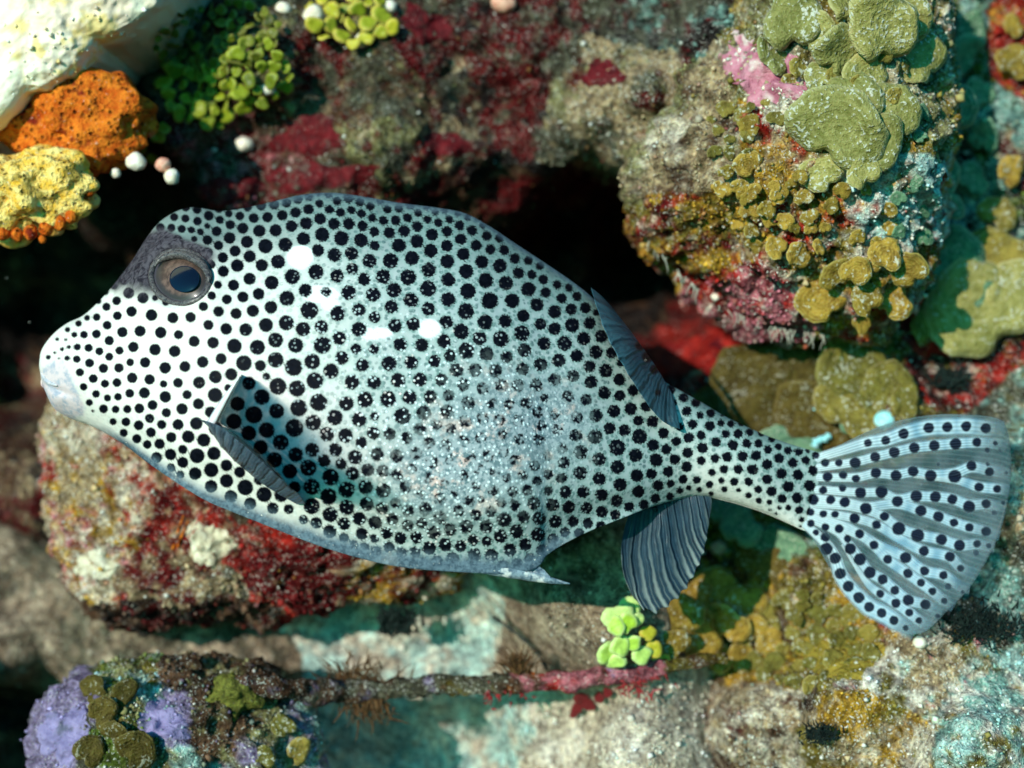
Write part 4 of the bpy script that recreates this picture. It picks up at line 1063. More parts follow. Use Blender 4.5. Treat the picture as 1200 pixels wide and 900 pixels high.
# --- fins
def fin_material(name, mem, ray, tip, n_rays, alpha=0.0, freq_noise=0.6):
    n = NT(name)
    u = n.attr('ray')       # 0..1 across the fin
    r = n.attr('rad')       # 0..1 root to rim
    w = n.math('ADD', n.math('MULTIPLY', u, n_rays * 6.2832), n.math('MULTIPLY', n.noise(26, 2), freq_noise * 7))
    s1 = n.math('SINE', w)
    s2 = n.math('SINE', n.math('MULTIPLY', w, 3.0))
    f = n.math('ADD', n.ramp(s1, 0.55, 0.95), n.math('MULTIPLY', n.ramp(s2, 0.2, 1.0), n.ramp(r, 0.3, 0.9, 0.05, 0.4)))
    c = n.mix(n.ramp(n.noise(16, 3, 0.6), 0.3, 0.7), mem, tuple(x * 1.6 for x in mem))
    c = n.mix(n.math('MULTIPLY', n.math('MINIMUM', f, 1.0), n.ramp(r, 0.0, 1.0, 0.45, 1.0)), c, n.mix(r, ray, tip))
    c = n.mix(n.attr('dark'), c, (0.008, 0.012, 0.02))
    m = n.done(c, 0.4, n.bump(n.math('ADD', s1, n.math('MULTIPLY', s2, 0.4)), 0.8), 0.4)
    n.b.inputs['Alpha'].default_value = 1 - alpha
    tr = n.t.nodes.new('ShaderNodeBsdfTranslucent')
    n.put(c, tr.inputs[0])
    mx = n.t.nodes.new('ShaderNodeMixShader')
    mx.inputs[0].default_value = 0.25
    n.l(n.b.outputs[0], mx.inputs[1])
    n.l(tr.outputs[0], mx.inputs[2])
    n.l(mx.outputs[0], n.out.inputs[0])
    return m

def fin_mesh(name, root, rim, ctrl, nu=90, nr=40, th=2.2, ripple=1.5, n_rays=14, frill=0.02, dark=None, seed=0):
    """sheet from root curve to rim curve (px, py, depth), bowed through ctrl; has two faces and a rim"""
    a = spline(np.array(root, float), nu)
    b = spline(np.array(rim, float), nu)
    m = spline(np.array(ctrl, float), nu)
    t = np.linspace(0, 1, nr)[None, :, None]
    u = np.linspace(0, 1, nu)
    rag = 1 + frill * np.abs(np.sin(u * n_rays * math.pi))[:, None, None] * -1 + 0.015 * fbm(np.stack([u, u * 0, u * 0], -1) * 0.4, 60, 2, seed)[:, None, None]
    t = t * rag
    P = (1 - t) ** 2 * a[:, None] + 2 * t * (1 - t) * (2 * m[:, None] - 0.5 * a[:, None] - 0.5 * b[:, None]) + t ** 2 * b[:, None]
    rip = ripple * np.sin(u * n_rays * 2 * math.pi)[:, None] * np.linspace(0.2, 1, nr)[None, :]
    P[:, :, 2] += rip
    tt = (th * (1 - 0.7 * np.linspace(0, 1, nr)))[None, :]
    x, y = P[:, :, 0].ravel(), P[:, :, 1].ravel()
    f_ = Wn(x, y, (P[:, :, 2] - tt / 2).ravel())
    k_ = Wn(x, y, (P[:, :, 2] + tt / 2).ravel())
    N = nu * nr
    fa = [grid_faces(nu, nr), grid_faces(nu, nr, off=N, flip=True)]
    def strip(ix):
        return np.stack([ix[:-1], ix[1:], ix[1:] + N, ix[:-1] + N], -1)
    fa.append(strip(np.arange(nu) * nr + nr - 1)[:, ::-1])
    fa.append(strip(np.arange(nu) * nr))
    fa.append(strip(np.arange(nr))[:, ::-1])
    fa.append(strip((nu - 1) * nr + np.arange(nr)))
    me = mesh(name, np.concatenate([f_, k_]), np.concatenate(fa))
    attr(me, 'ray', np.tile(np.repeat(u, nr), 2))
    attr(me, 'rad', np.tile(np.tile(np.linspace(0, 1, nr), nu), 2))
    dk = np.zeros(N)
    if dark:
        for (cx, cy, r_) in dark:
            dk = np.maximum(dk, 1 - sstep(np.hypot(x - cx, y - cy), r_ * 0.7, r_ * 1.2))
    attr(me, 'dark', np.tile(dk, 2))
    return me

M_anal = fin_material('anal fin', (0.022, 0.05, 0.078), (0.05, 0.10, 0.14), (0.36, 0.42, 0.40), 11, 0.15)
M_dorsal = fin_material('dorsal fin', (0.035, 0.10, 0.13), (0.07, 0.19, 0.24), (0.09, 0.23, 0.28), 9, 0.12)
M_pect = fin_material('pectoral fin', (0.045, 0.075, 0.11), (0.13, 0.20, 0.27), (0.12, 0.19, 0.26), 12, 0.1)
fpart('anal_fin', fin_mesh('anal_fin', [(738, 600, -12), (770, 592, -12), (800, 582, -10), (832, 578, -6)],
                           [(744, 703, 4), (757, 717, -6), (770, 719, -2), (788, 708, -10), (808, 686, -4), (824, 652, -10), (833, 600, -4)],
                           [(728, 655, -14), (748, 664, -4), (776, 660, -16), (798, 642, -6), (816, 618, -12), (834, 588, -6)], 110, 44, ripple=0.6, n_rays=11, frill=0.05,
                           dark=[(768, 597, 5)]), M_anal)
fpart('dorsal_fin', fin_mesh('dorsal_fin', [(722, 366, -8), (745, 396, -22), (765, 424, -24), (780, 448, -22), (788, 462, -24)],
                             [(692, 337, -22), (699, 360, -60), (712, 396, -100), (728, 426, -104), (748, 458, -98), (770, 488, -86), (786, 500, -72), (797, 503, -60)],
                             [(706, 348, -14), (722, 376, -52), (740, 408, -70), (752, 438, -72), (768, 462, -66), (781, 476, -56), (793, 482, -46)], 100, 34, ripple=1.0, n_rays=9, frill=0.02,
                             dark=[(750, 405, 6), (759, 418, 7), (767, 433, 6), (771, 460, 4)]), M_dorsal)
bd = lambda x, y: body_depth(x, y)
fpart('pectoral_fin', fin_mesh('pectoral_fin',
      [(244, 497, -bd(244, 497) + 2), (250, 510, -bd(250, 512) - 0), (268, 533, -bd(268, 538) - 2), (292, 555, -bd(292, 560) - 2), (318, 574, -bd(318, 574) - 2), (348, 591, -bd(348, 591) - 3)],
      [(230, 490, -bd(232, 490) - 8), (255, 498, -bd(255, 496) - 36), (280, 517, -bd(280, 512) - 52), (305, 538, -bd(305, 533) - 54), (332, 564, -bd(332, 562) - 42), (350, 579, -bd(350, 577) - 26), (358, 591, -bd(356, 590) - 8)],
      [(236, 493, -bd(240, 495) - 8), (254, 507, -bd(254, 504) - 20), (276, 529, -bd(276, 526) - 28), (302, 551, -bd(302, 548) - 28), (330, 571, -bd(330, 570) - 22), (354, 591, -bd(352, 590) - 6)],
      90, 30, ripple=1.6, n_rays=10, frill=0.02, dark=[(262, 528, 5), (272, 540, 5), (282, 545, 4)]), M_pect)
M_spike = lumpy('pale fin ray', (0.80, 0.86, 0.88), (0.9, 0.92, 0.92), None, 10, 0.6, 0.4, 0.4)
# pale leading ray of the pectoral fin; added edge-on sail shades the flank
inn2 = spline(np.array([(340, 574, bd(340, 574) + 2), (312, 545, bd(312, 545) + 2), (284, 520, bd(284, 520) + 2), (262, 503, bd(262, 503) + 2), (251, 494, bd(250, 495) + 2), (259, 477, bd(259, 477) + 2), (270, 458, bd(270, 458) + 2), (282, 439, bd(282, 439) + 1)], float), 44)
inn = spline(np.array([(246, 500, bd(246, 500) + 2), (258, 478, bd(258, 478) + 2), (270, 458, bd(270, 458) + 2), (281, 441, bd(281, 441) + 1)], float), 24)
vs = []
for k in range(24):
    q = k / 23
    x, y, d_ = inn[k]
    w_ = 5.4 * (1 - q ** 1.8) + 0.5
    nx, ny = 0.86, 0.5
    vs += [W(x - nx * w_, y - ny * w_, -d_), W(x - nx * w_ * 0.4, y - ny * w_ * 0.4, -(d_ + 5)), W(x + nx * w_ * 0.4, y + ny * w_ * 0.4, -(d_ + 5)), W(x + nx * w_, y + ny * w_, -d_)]
f_ = grid_faces(24, 4, True)
pf = bpy.data.objects['pectoral_fin']
fpart('leading_ray', mesh('leading_ray', np.array(vs), np.concatenate([f_, [[3, 2, 1, 0], [92, 93, 94, 95]]])), M_spike, pf)
n = NT('shade sail')
M_shade_sail = n.done((0.10, 0.09, 0.07), 0.4, None, 0.3)
n.put(n.math('MULTIPLY', n.ramp(n.noise(20, 3, 0.6), 0.3, 0.7, 0.68, 0.95), n.ramp(n.attr('rad'), 0.40, 1.0, 1.0, 0.0)), n.b.inputs['Alpha'])  # fades outward so the shadow it casts softens
nu_, nv_ = 44, 16
a_, b_ = [], []
for k in range(nu_):
    q = k / (nu_ - 1)
    x, y, d_ = inn2[k]
    out_ = 6 + 285 * math.sin(math.pi * (0.06 + 0.92 * q ** 0.9)) ** 0.8
    for m_ in range(nv_):
        t_ = m_ / (nv_ - 1)
        xx = x + 5.5 * (1 - max(0, (q - 0.6) / 0.4) ** 1.8) * min(1, q / 0.5) + 1.0 + 3 * math.sin(q * 9) * t_ * 0.3
        a_.append(W(xx - 0.8, y - 0.4, -(d_ + out_ * t_)))
        b_.append(W(xx + 0.8, y + 0.4, -(d_ + out_ * t_)))
N = nu_ * nv_
fa = np.concatenate([grid_faces(nu_, nv_), grid_faces(nu_, nv_, off=N, flip=True)] + [np.stack([ix[:-1], ix[1:], ix[1:] + N, ix[:-1] + N], -1) for ix in (np.arange(nu_) * nv_ + nv_ - 1, np.arange(nv_), (nu_ - 1) * nv_ + np.arange(nv_))])
me = mesh('membrane', np.array(a_ + b_), fa)
attr(me, 'rad', np.tile(np.tile(np.linspace(0, 1, nv_), nu_), 2))
fpart('membrane', me, M_shade_sail, pf)  # sail added and shaped for its shadow on the flank

# --- tail fin: clear membrane with spotted rays lying on it
n = NT('tail membrane')
c = n.mix(n.ramp(n.noise(30, 2), 0.3, 0.7), (0.06, 0.11, 0.125), (0.16, 0.22, 0.25))
c = n.mix(n.ramp(n.math('SINE', n.math('MULTIPLY', n.attr('ray'), 300.0)), 0.5, 1.0, 0.0, 0.15), c, (0.50, 0.58, 0.60))
c = n.mix(n.ramp(n.attr('sd'), -1.0, 1.5, 0.85, 0.0), c, (0.01, 0.013, 0.03))
m = n.done(c, 0.35, None, 0.4)
n.put(n.ramp(n.attr('sd'), -1.0, 2.0, 0.95, 0.42), n.b.inputs['Alpha'])
M_mem = m
n = NT('tail ray')
sdt = n.attr('sd'); ac = n.attr('across'); r = n.attr('rad')
c = n.mix(n.ramp(r, 0.1, 0.6), (0.46, 0.55, 0.58), (0.17, 0.31, 0.41))
c = n.mix(n.ramp(sdt, 1.0, 9.0, 0.35, 0.0), c, (0.78, 0.90, 0.92))
c = n.mix(n.ramp(n.math('ADD', n.math('SINE', n.math('MULTIPLY', ac, 16.0)), n.math('MULTIPLY', n.noise(14, 2), 0.8)), 0.6, 1.3, 0.0, 0.28), c, (0.22, 0.36, 0.46))
c = n.mix(n.ramp(n.math('ADD', sdt, n.math('MULTIPLY', n.math('SUBTRACT', n.noise(5, 2), 0.5), 2.4)), -1.2, 1.2, 1.0, 0.0), c, (0.006, 0.008, 0.022))
m = n.done(c, 0.38, n.bump(n.math('SINE', n.math('MULTIPLY', ac, 16.0)), 0.25), 0.4)
n.put(n.ramp(n.math('ABSOLUTE', ac), 0.7, 1.0, 1.0, 0.35), n.b.inputs['Alpha'])
n.put(n.math('MULTIPLY', n.ramp(n.math('ABSOLUTE', ac), 0.5, 1.0, 1.0, 0.1), n.ramp(r, 0.80, 0.99, 1.0, 0.12)), n.b.inputs['Alpha'])
M_ray = m

TO = lambda p: [(940 + x / 3.215, 470 + y / 3.215) for x, y in p]
t_top = spline(np.array([(958, 535), (985, 521), (1005, 511), (1030, 500), (1060, 491), (1100, 485.5), (1140, 486), (1166, 489), (1177, 495)], float), 50)
t_bot = spline(np.array([(938, 616), (950, 628), (959, 642), (970, 662), (988, 686), (1012, 709), (1040, 731), (1058, 742), (1068, 744)], float), 50)
rim = spline(np.array([(1177, 495), (1182, 510), (1185, 545), (1182, 582), (1173, 620), (1157, 655), (1136, 689), (1109, 717), (1085, 740), (1068, 744)], float), 140)
base = spline(np.array([(958, 535), (956, 560), (952, 590), (938, 616)], float), 140)
uu = np.linspace(0, 1, 140)[:, None, None]
tt = np.linspace(0, 1, 50)[None, :, None]
lin = base[:, None] * (1 - tt) + rim[:, None] * tt
dt = t_top - (t_top[0] * (1 - tt[0]) + t_top[-1] * tt[0])
db = t_bot - (t_bot[0] * (1 - tt[0]) + t_bot[-1] * tt[0])
P = lin + (1 - uu) ** 2.2 * dt[None] + uu ** 2.2 * db[None]
tx, ty = P[:, :, 0].ravel(), P[:, :, 1].ravel()
def tail_depth(x, y):
    return 6 * np.sin((y - 560 + 0.2 * (x - 960)) / 46.0) * sstep(x, 950, 1050) - 4 * sstep(x, 1000, 1180)
td = tail_depth(tx, ty)
N = len(tx)
vs = np.concatenate([Wn(tx, ty, td - 0.7), Wn(tx, ty, td + 0.7)])
def strip2(ix, N):
    return np.stack([ix[:-1], ix[1:], ix[1:] + N, ix[:-1] + N], -1)
fa = np.concatenate([grid_faces(140, 50), grid_faces(140, 50, off=N, flip=True), strip2(np.arange(140) * 50 + 49, N)[:, ::-1], strip2(np.arange(50), N)[:, ::-1], strip2(139 * 50 + np.arange(50), N)])
me = mesh('tail_fin', vs, fa)
attr(me, 'sd', np.tile(spot_field(tx, ty), 2))
attr(me, 'ray', np.tile(np.repeat(np.linspace(0, 1, 140), 50), 2))
tail = fpart('tail_fin', me, M_mem)
RAYS = [[(-20, 240), (170, 180), (248, 157), (315, 146), (382, 123), (477, 101), (547, 97), (618, 95), (692, 102), (762, 108)],
        [(-20, 262), (200, 230), (275, 211), (347, 193), (422, 176), (498, 168), (578, 161), (658, 157), (728, 161), (772, 168)],
        [(-20, 285), (203, 288), (278, 273), (354, 278), (418, 268), (484, 279), (575, 272), (638, 250), (706, 262), (778, 272)],
        [(420, 285), (500, 292), (590, 300), (667, 324), (735, 331), (780, 336)],
        [(-20, 328), (220, 345), (299, 346), (359, 370), (430, 360), (502, 362), (566, 370), (629, 392), (693, 389), (766, 400)],
        [(-20, 358), (162, 380), (240, 398), (359, 388), (448, 413), (514, 435), (572, 458), (630, 476), (693, 491), (745, 508)],
        [(-20, 385), (162, 395), (240, 410), (310, 437), (364, 478), (435, 504), (525, 522), (593, 544), (659, 540), (725, 552)],
        [(-20, 405), (198, 442), (280, 466), (370, 520), (459, 565), (557, 588), (597, 628), (650, 650)],
        [(-20, 425), (137, 462), (216, 500), (290, 545), (390, 590), (459, 640), (532, 656), (600, 700), (632, 706)],
        [(-20, 418), (216, 505), (271, 543), (322, 596), (399, 650), (448, 685), (491, 717), (535, 753), (572, 776)],
        [(-20, 425), (130, 490), (178, 543), (218, 596), (255, 646), (303, 672), (350, 713), (400, 750), (465, 767), (525, 800)],
        [(150, 540), (200, 620), (250, 690), (294, 726), (353, 762), (403, 797), (440, 827), (480, 850)],
        [(-15, 440), (90, 538), (125, 592), (144, 650), (174, 698), (214, 740), (253, 776), (300, 799), (345, 826), (400, 862), (425, 875)]]
for k, R_ in enumerate(RAYS):
    s_ = spline(np.array(TO(R_), float), 90)
    tg = np.gradient(s_, axis=0)
    tg /= np.linalg.norm(tg, axis=1)[:, None]
    nr_ = np.stack([-tg[:, 1], tg[:, 0]], -1)
    q = np.linspace(0, 1, 90)
    w0 = 6.0 if k not in (3, 11) else 2.0
    w1 = 12.5 if k in (0, 12) else 8.0
    wd = w0 + (w1 - w0) * sstep(q, 0.0, 0.75)
    cr = np.linspace(-1, 1, 13)
    X = s_[:, None, 0] + nr_[:, None, 0] * wd[:, None] * cr[None]
    Y = s_[:, None, 1] + nr_[:, None, 1] * wd[:, None] * cr[None]
    x, y = X.ravel(), Y.ravel()
    hz = ((1 - cr ** 2) * 1.3 + 0.3)[None, :] * np.ones((90, 1)) + 0.35 * k % 0.7 + 0.9
    hz = hz.ravel()
    td = tail_depth(x, y)
    N = len(x)
    vs = np.concatenate([Wn(x, y, td - hz), Wn(x, y, td + hz)])
    fa = np.concatenate([grid_faces(90, 13, flip=True), grid_faces(90, 13, off=N), strip2(np.arange(90) * 13 + 12, N), strip2(np.arange(90) * 13, N)[:, ::-1]])
    me = mesh('fin_ray', vs, fa)
    attr(me, 'sd', np.tile(spot_field(x, y), 2))
    attr(me, 'across', np.tile(np.tile(cr, 90), 2))
    attr(me, 'rad', np.tile(np.repeat(q, 13), 2))
    fpart('fin_ray', me, M_ray, tail)

# ================================================================== growths on the reef
# sponges and crusts
blob('orange_sponge', 'bright orange sponge tucked under the white rock', 'sponge', 94, 142, 100, 90, 66, 46, M_orange, 3, 6, 0.4, 50)
blob('ochre_coral', 'yellow ochre coral lump at the left edge under the orange sponge', 'coral', 18, 226, 60, 100, 50, 50, M_ochre, 8, 6, 0.6, 44)
crust('maroon_sponge', 'dark maroon sponge patch above the fish forehead, nearest the green algae', 'sponge', 362, 160, 44, 24, M_maroon, 0.1, 10, 1)
crust('maroon_sponge', 'dark maroon sponge patch just over the eye of the fish', 'sponge', 268, 224, 38, 19, M_maroon, 0.0, 10, 2)
crust('maroon_sponge', 'long maroon sponge strip along the back of the fish', 'sponge', 372, 208, 58, 20, M_maroon, -0.1, 9, 3)
crust('maroon_sponge', 'maroon sponge patch above the highest point of the fish back', 'sponge', 528, 170, 36, 15, M_maroon, -0.1, 8, 4)
crust('maroon_sponge', 'small maroon sponge patch right of the yellow green algae at the top', 'sponge', 500, 30, 30, 22, M_maroon, 0.6, 8, 6)
crust('red_sponge', 'small dark red sponge patch on the wall left of the boulder', 'sponge', 706, 86, 22, 20, M_maroon, -0.5, 9, 7)
crust('red_sponge', 'vivid red sponge in the gap between the fish and the boulder', 'sponge', 828, 416, 60, 30, M_red, -0.15, 12, 8)
crust('red_sponge', 'vivid red sponge beneath the boulder, beside the big olive lobe', 'sponge', 1085, 398, 34, 20, M_red, 0.3, 10, 9)
crust('pink_crust', 'pink coralline crust on the upper left of the boulder', 'crust', 896, 86, 50, 40, M_pink, 0.5, 8, 11)
crust('lilac_crust', 'lilac coralline crust on the left shoulder of the bottom left rock', 'crust', 76, 862, 28, 40, M_lilac, 0.25, 8, 12)
crust('lilac_crust', 'lilac coralline crust in the middle of the bottom left rock', 'crust', 190, 846, 38, 20, M_lilac, 0.2, 8, 13)
l, _n = hit(272, 815)
blob('knobby_coral', 'green knobby coral on top of the bottom left rock', 'coral', 272, 816, l.y / S + 6, 30, 24, 20, M_knob, 14, 5, 0.55, 16)
crust('ochre_crust', 'ochre green crust on the mound below the tail', 'crust', 985, 770, 44, 30, M_yellowcrust, 0.2, 8, 15)
crust('cream_crust', 'cream crust on the red rock under the belly', 'crust', 245, 638, 26, 30, M_cream, 0.2, 7, 16)
crust('cream_crust', 'pale cream crust at the left end of the red rock', 'crust', 112, 662, 26, 18, M_cream, -0.3, 8, 17)

# green jointed algae
T = 'green alga'
for (x, y, r_) in [(4, 272, 8), (20, 275, 7), (36, 272, 8), (54, 266, 9), (70, 262, 7), (84, 252, 8), (96, 240, 9), (104, 222, 8), (50, 280, 5)]:
    blob('knob', None, None, x, y, 40, r_, r_ * 1.2, r_, M_orange, int(x), 3, 0.3, 12, parent=bpy.data.objects['ochre_coral'])
alga('jointed_green_alga', 'dark dense clump of green jointed algae beside the white rock', T, scatter((255, 45), 75, 42, 60, 5, 9, 1, -0.2), M_halidark, 1.0, 12, True, seed=1)
alga('jointed_green_alga', 'bright green jointed algae hanging below the dark green clump', T, scatter((238, 112), 52, 32, 40, 7, 12, 2, 0.3), M_halimeda, 1.0, 14, True, seed=2)
alga('jointed_green_alga', 'strand of green jointed algae at the right of the dark clump', T, scatter((300, 85), 42, 40, 24, 6, 10, 3), M_halimeda, 1.0, 12, True, seed=3)
alga('jointed_green_alga', 'yellow green jointed algae at the top edge with cream tips', T, scatter((412, 22), 52, 30, 34, 7, 12, 4, 0.1), M_haliyel, 1.0, 14, True, seed=4)
alga('jointed_green_alga', 'small green tuft of jointed algae under the orange sponge', T, [(176, 150, 11), (184, 160, 9), (165, 172, 9), (192, 150, 8), (178, 186, 7), (160, 153, 7, M_sea)], M_halimeda, 0.6, 16, True, seed=5)
alga('lime_green_alga', 'pale lime green rounded algae on the sand left of the anal fin', T, [(724, 722, 16), (738, 712, 14), (722, 734, 13), (736, 730, 14), (748, 726, 9)], M_lime, 0.35, 22, True, seed=6)
alga('lime_green_alga', 'yellow lime rounded algae just above the crusted branch', T, [(712, 765, 14), (727, 758, 15), (741, 754, 12), (722, 776, 11), (753, 768, 13), (766, 760, 12, M_haliyel), (775, 776, 12, M_haliyel), (760, 742, 11, M_haliyel)], M_lime, 0.4, 14, True, seed=7)
# cream beads
for (x, y, r_, lab, m_) in [(159, 190, 12, 'cream white bead under the orange sponge', M_bead), (202, 207, 10, 'round white bead above the fish brow, lowest of the beads', M_bead),
                            (191, 193, 9, 'salmon bead between the two white beads', M_salmon), (286, 169, 10, 'yellowish bead over the eye of the fish', M_bead),
                            (314, 104, 9, 'white bead at the lower right of the green algae', M_bead), (367, 16, 12, 'cream bead among the yellow green algae', M_bead),
                            (332, 10, 9, 'cream bead between the dark and the yellow green algae', M_bead), (425, 46, 10, 'cream bead at the foot of the yellow green algae', M_bead),
                            (456, 8, 9, 'cream bead at the right end of the yellow green algae', M_bead), (136, 203, 6, 'small white bead beside the ochre coral', M_bead),
                            (590, 3, 14, 'salmon orange growth at the top edge of the wall', M_salmon), (843, 642, 10, 'salmon bead right of the anal fin', M_salmon),
                            (1037, 492, 12, 'pale rounded nub just above the tail fin', M_cyan), (1078, 752, 8, 'small white bead at the lower tip of the tail', M_bead),
                            (838, 348, 5, 'tiny white bead on the dark left foot of the boulder', M_bead)]:
    l, _n = hit(x, y)
    dpt = l.y / S - r_ * 0.35 if x > 230 else min(l.y / S - r_ * 0.35, 90)
    blob('bead', lab, 'bead', x, y, dpt, r_, r_ * 0.9, r_ * 0.9, m_, int(x), 3, 0.3, r_ * 1.5)

# brown and olive bladed algae
B = 'brown alga'
alga('bladed_alga', 'broad olive blades on the crest of the boulder at the top edge', B, [(1036, 30, 50), (1078, 66, 34), (930, 22, 40), (908, 62, 24), (985, 60, 34), (960, 90, 20), (1000, 0, 36), (1065, 20, 30), (958, 40, 24), (1015, 85, 26)], M_pale, 0.45, 10, seed=11)
alga('small_bladed_alga', 'small pale olive blades crowding between the big blades of the boulder crest', B, scatter((1005, 95), 90, 70, 16, 8, 15, 25), M_olive, 0.6, 12, seed=45)
alga('bladed_alga', 'big round olive blade with folded smaller ones on the boulder face', B, [(982, 150, 50), (1030, 165, 32), (1000, 112, 30), (962, 203, 24), (1046, 125, 30), (1012, 200, 22)], M_pale, 0.3, 12, seed=12)
alga('small_bladed_alga', 'bunch of small round blades like grapes on the left of the boulder', B, [(847, 222, 12), (868, 222, 12), (851, 202, 10), (880, 246, 12), (899, 246, 12), (884, 224, 9), (914, 228, 12), (876, 192, 15), (878, 146, 13)], M_amber, 0.25, 5, seed=13)
alga('small_bladed_alga', 'many small amber blades sprinkled over the middle of the boulder', B, [(x, y, r) for x, y, r in scatter((955, 262), 115, 62, 26, 6, 12, 21, 0.35)], M_amber, 0.45, 5, seed=41)
alga('small_bladed_alga', 'small olive blades sprinkled over the upper left of the boulder below the pink crust', B, scatter((870, 150), 50, 40, 12, 6, 11, 22), M_olive, 0.5, 4, seed=42)
alga('small_bladed_alga', 'small sea green blades at the right rim of the boulder', B, scatter((1068, 220), 24, 110, 10, 7, 12, 23), M_sea, 0.5, 6, seed=43)
alga('small_bladed_alga', 'small ochre blades on the mound between the tail and the bottom edge', B, scatter((940, 752), 85, 55, 40, 8, 16, 24, 0.2), M_olive, 0.5, 5, seed=44)
alga('bladed_alga', 'ochre overlapping blades along the lower edge of the boulder', B, [(963, 352, 27), (1016, 350, 22), (1046, 350, 23), (1003, 318, 19), (1064, 316, 24), (1038, 298, 19), (984, 322, 20), (936, 300, 16), (910, 290, 14), (1010, 378, 12)], M_amber, 0.3, 9, seed=14)
alga('bladed_alga', 'large smooth olive lobe hanging at the right edge beside the boulder', B, [(1150, 362, 58, M_pale), (1105, 375, 40), (1118, 318, 48, M_sea), (1176, 300, 34), (1186, 345, 40, M_pale)], M_olive, 0.2, 20, seed=15)
alga('sea_green_alga', 'sea green blades in the shade right of the boulder', B, [(1130, 64, 24), (1110, 78, 18), (1140, 36, 22), (1106, 205, 20), (1152, 160, 22), (1120, 122, 26), (1150, 108, 20), (1092, 110, 18), (1140, 210, 18), (1110, 245, 20)], M_sea, 0.5, 10, seed=16)
alga('bladed_alga', 'yellow olive blade at the right edge of the picture, level with the pink crust', B, [(1192, 72, 22), (1188, 30, 14)], M_amber, 0.3, 14, seed=17)
alga('bladed_alga', 'olive blades hanging at the right edge above the large smooth lobe', B, [(1170, 250, 20), (1185, 200, 18, M_amber), (1160, 285, 22)], M_olive, 0.4, 12, seed=18)
alga('bladed_alga', 'dull brown broad lobes behind the tail stalk', B, [(880, 452, 52), (845, 486, 42), (925, 436, 44), (955, 494, 46), (905, 505, 46), (860, 525, 30, M_sea), (930, 535, 36, M_sea)], M_dull, 0.3, 10, seed=19)
alga('bladed_alga', 'olive amber lobes above the tail fin, below the boulder', B, [(1008, 440, 44), (1042, 456, 36), (1000, 478, 38), (1062, 470, 24), (990, 425, 28), (1003, 500, 16, M_sea)], M_olive, 0.3, 10, seed=20)  # olive in place of amber stands in for dim light
alga('bladed_alga', 'olive blades in shade under the tail stalk', B, [(876, 650, 27), (868, 616, 26, M_sea), (900, 636, 22, M_sea), (905, 665, 24), (925, 640, 22, M_sea), (850, 600, 22, M_sea)], M_dull, 0.4, 10, seed=21)
alga('bladed_alga', 'cluster of amber olive blades right below the anal fin', B, [(848, 732, 28), (873, 772, 21), (903, 752, 20), (815, 745, 34), (796, 722, 26), (838, 690, 28), (872, 705, 24), (815, 700, 24), (880, 735, 18), (840, 770, 18), (790, 756, 20)], M_amber, 0.4, 12, seed=22)
alga('bladed_alga', 'khaki blades on top of the bottom left rock', B, [(108, 808, 18), (145, 812, 18), (120, 835, 18), (160, 880, 24), (105, 880, 20), (135, 860, 16)], M_dull, 0.4, 9, seed=23)
alga('bladed_alga', 'khaki blades at the right end of the bottom left rock', B, [(332, 850, 14), (350, 880, 16), (310, 888, 14)], M_olive, 0.4, 9, seed=24)

# crusted branch across the sand, with tufts hanging from it
pts = np.array([(270, 802, 150, 10), (330, 806, 160, 13), (400, 812, 150, 14), (460, 806, 140, 12), (530, 803, 130, 12), (600, 801, 120, 12), (680, 797, 110, 12), (745, 788, 105, 12), (800, 778, 110, 9), (850, 770, 130, 6)], float)
s_ = spline(pts, 150)
bd_ = np.array([hit(x, y + 4)[0].y / S for x, y in s_[:, :2]])
bd_ = np.minimum(s_[:, 2], np.array([bd_[max(0, k - 12):k + 13].min() for k in range(150)]) - 4)
bd_ = np.convolve(np.pad(bd_, 14, 'edge'), np.ones(29) / 29, 'valid')
path = [W(x, y, d_) for (x, y), d_ in zip(s_[:, :2], bd_)]
v_, f_ = tube(path, s_[:, 3] * S, 22, 0.65, 5)
n_ = fbm(v_, 26, 3, 6)
v_ = v_ + (np.random.default_rng(4).normal(0, 0.8, v_.shape)) * S
me = mesh('crusted_branch', v_, f_)
REG_BR = [(340, 806, 60, 40, dict(BROWN=0.1, LILAC=0.0, GREY=0.05), 0.8), (455, 806, 40, 40, dict(LILAC=0.12, GREY=0.1, BROWN=0.05), 0.8),
          (540, 803, 60, 40, dict(OLIVE=0.05, BROWN=0.1, GREY=0.05, PALE=-0.05), 0.9), (600, 800, 25, 30, dict(ORANGE=0.0, PINK=0.06, BROWN=0.10), 0.6),
          (670, 797, 50, 30, dict(PINK=0.12, RED=-0.05, BROWN=0.08), 0.6), (735, 788, 30, 30, dict(PINK=0.3, LILAC=0.05), 0.5), (810, 776, 50, 30, dict(OLIVE=0.15, BROWN=0.1), 0.6)]
col, spk = paint(v_, REG_BR, 400)
attr(me, 'Col', col); attr(me, 'spk', spk)
tag(link('crusted_branch', me, M_rock), 'thin branch crusted pink and brown lying across the sand', 'branch')
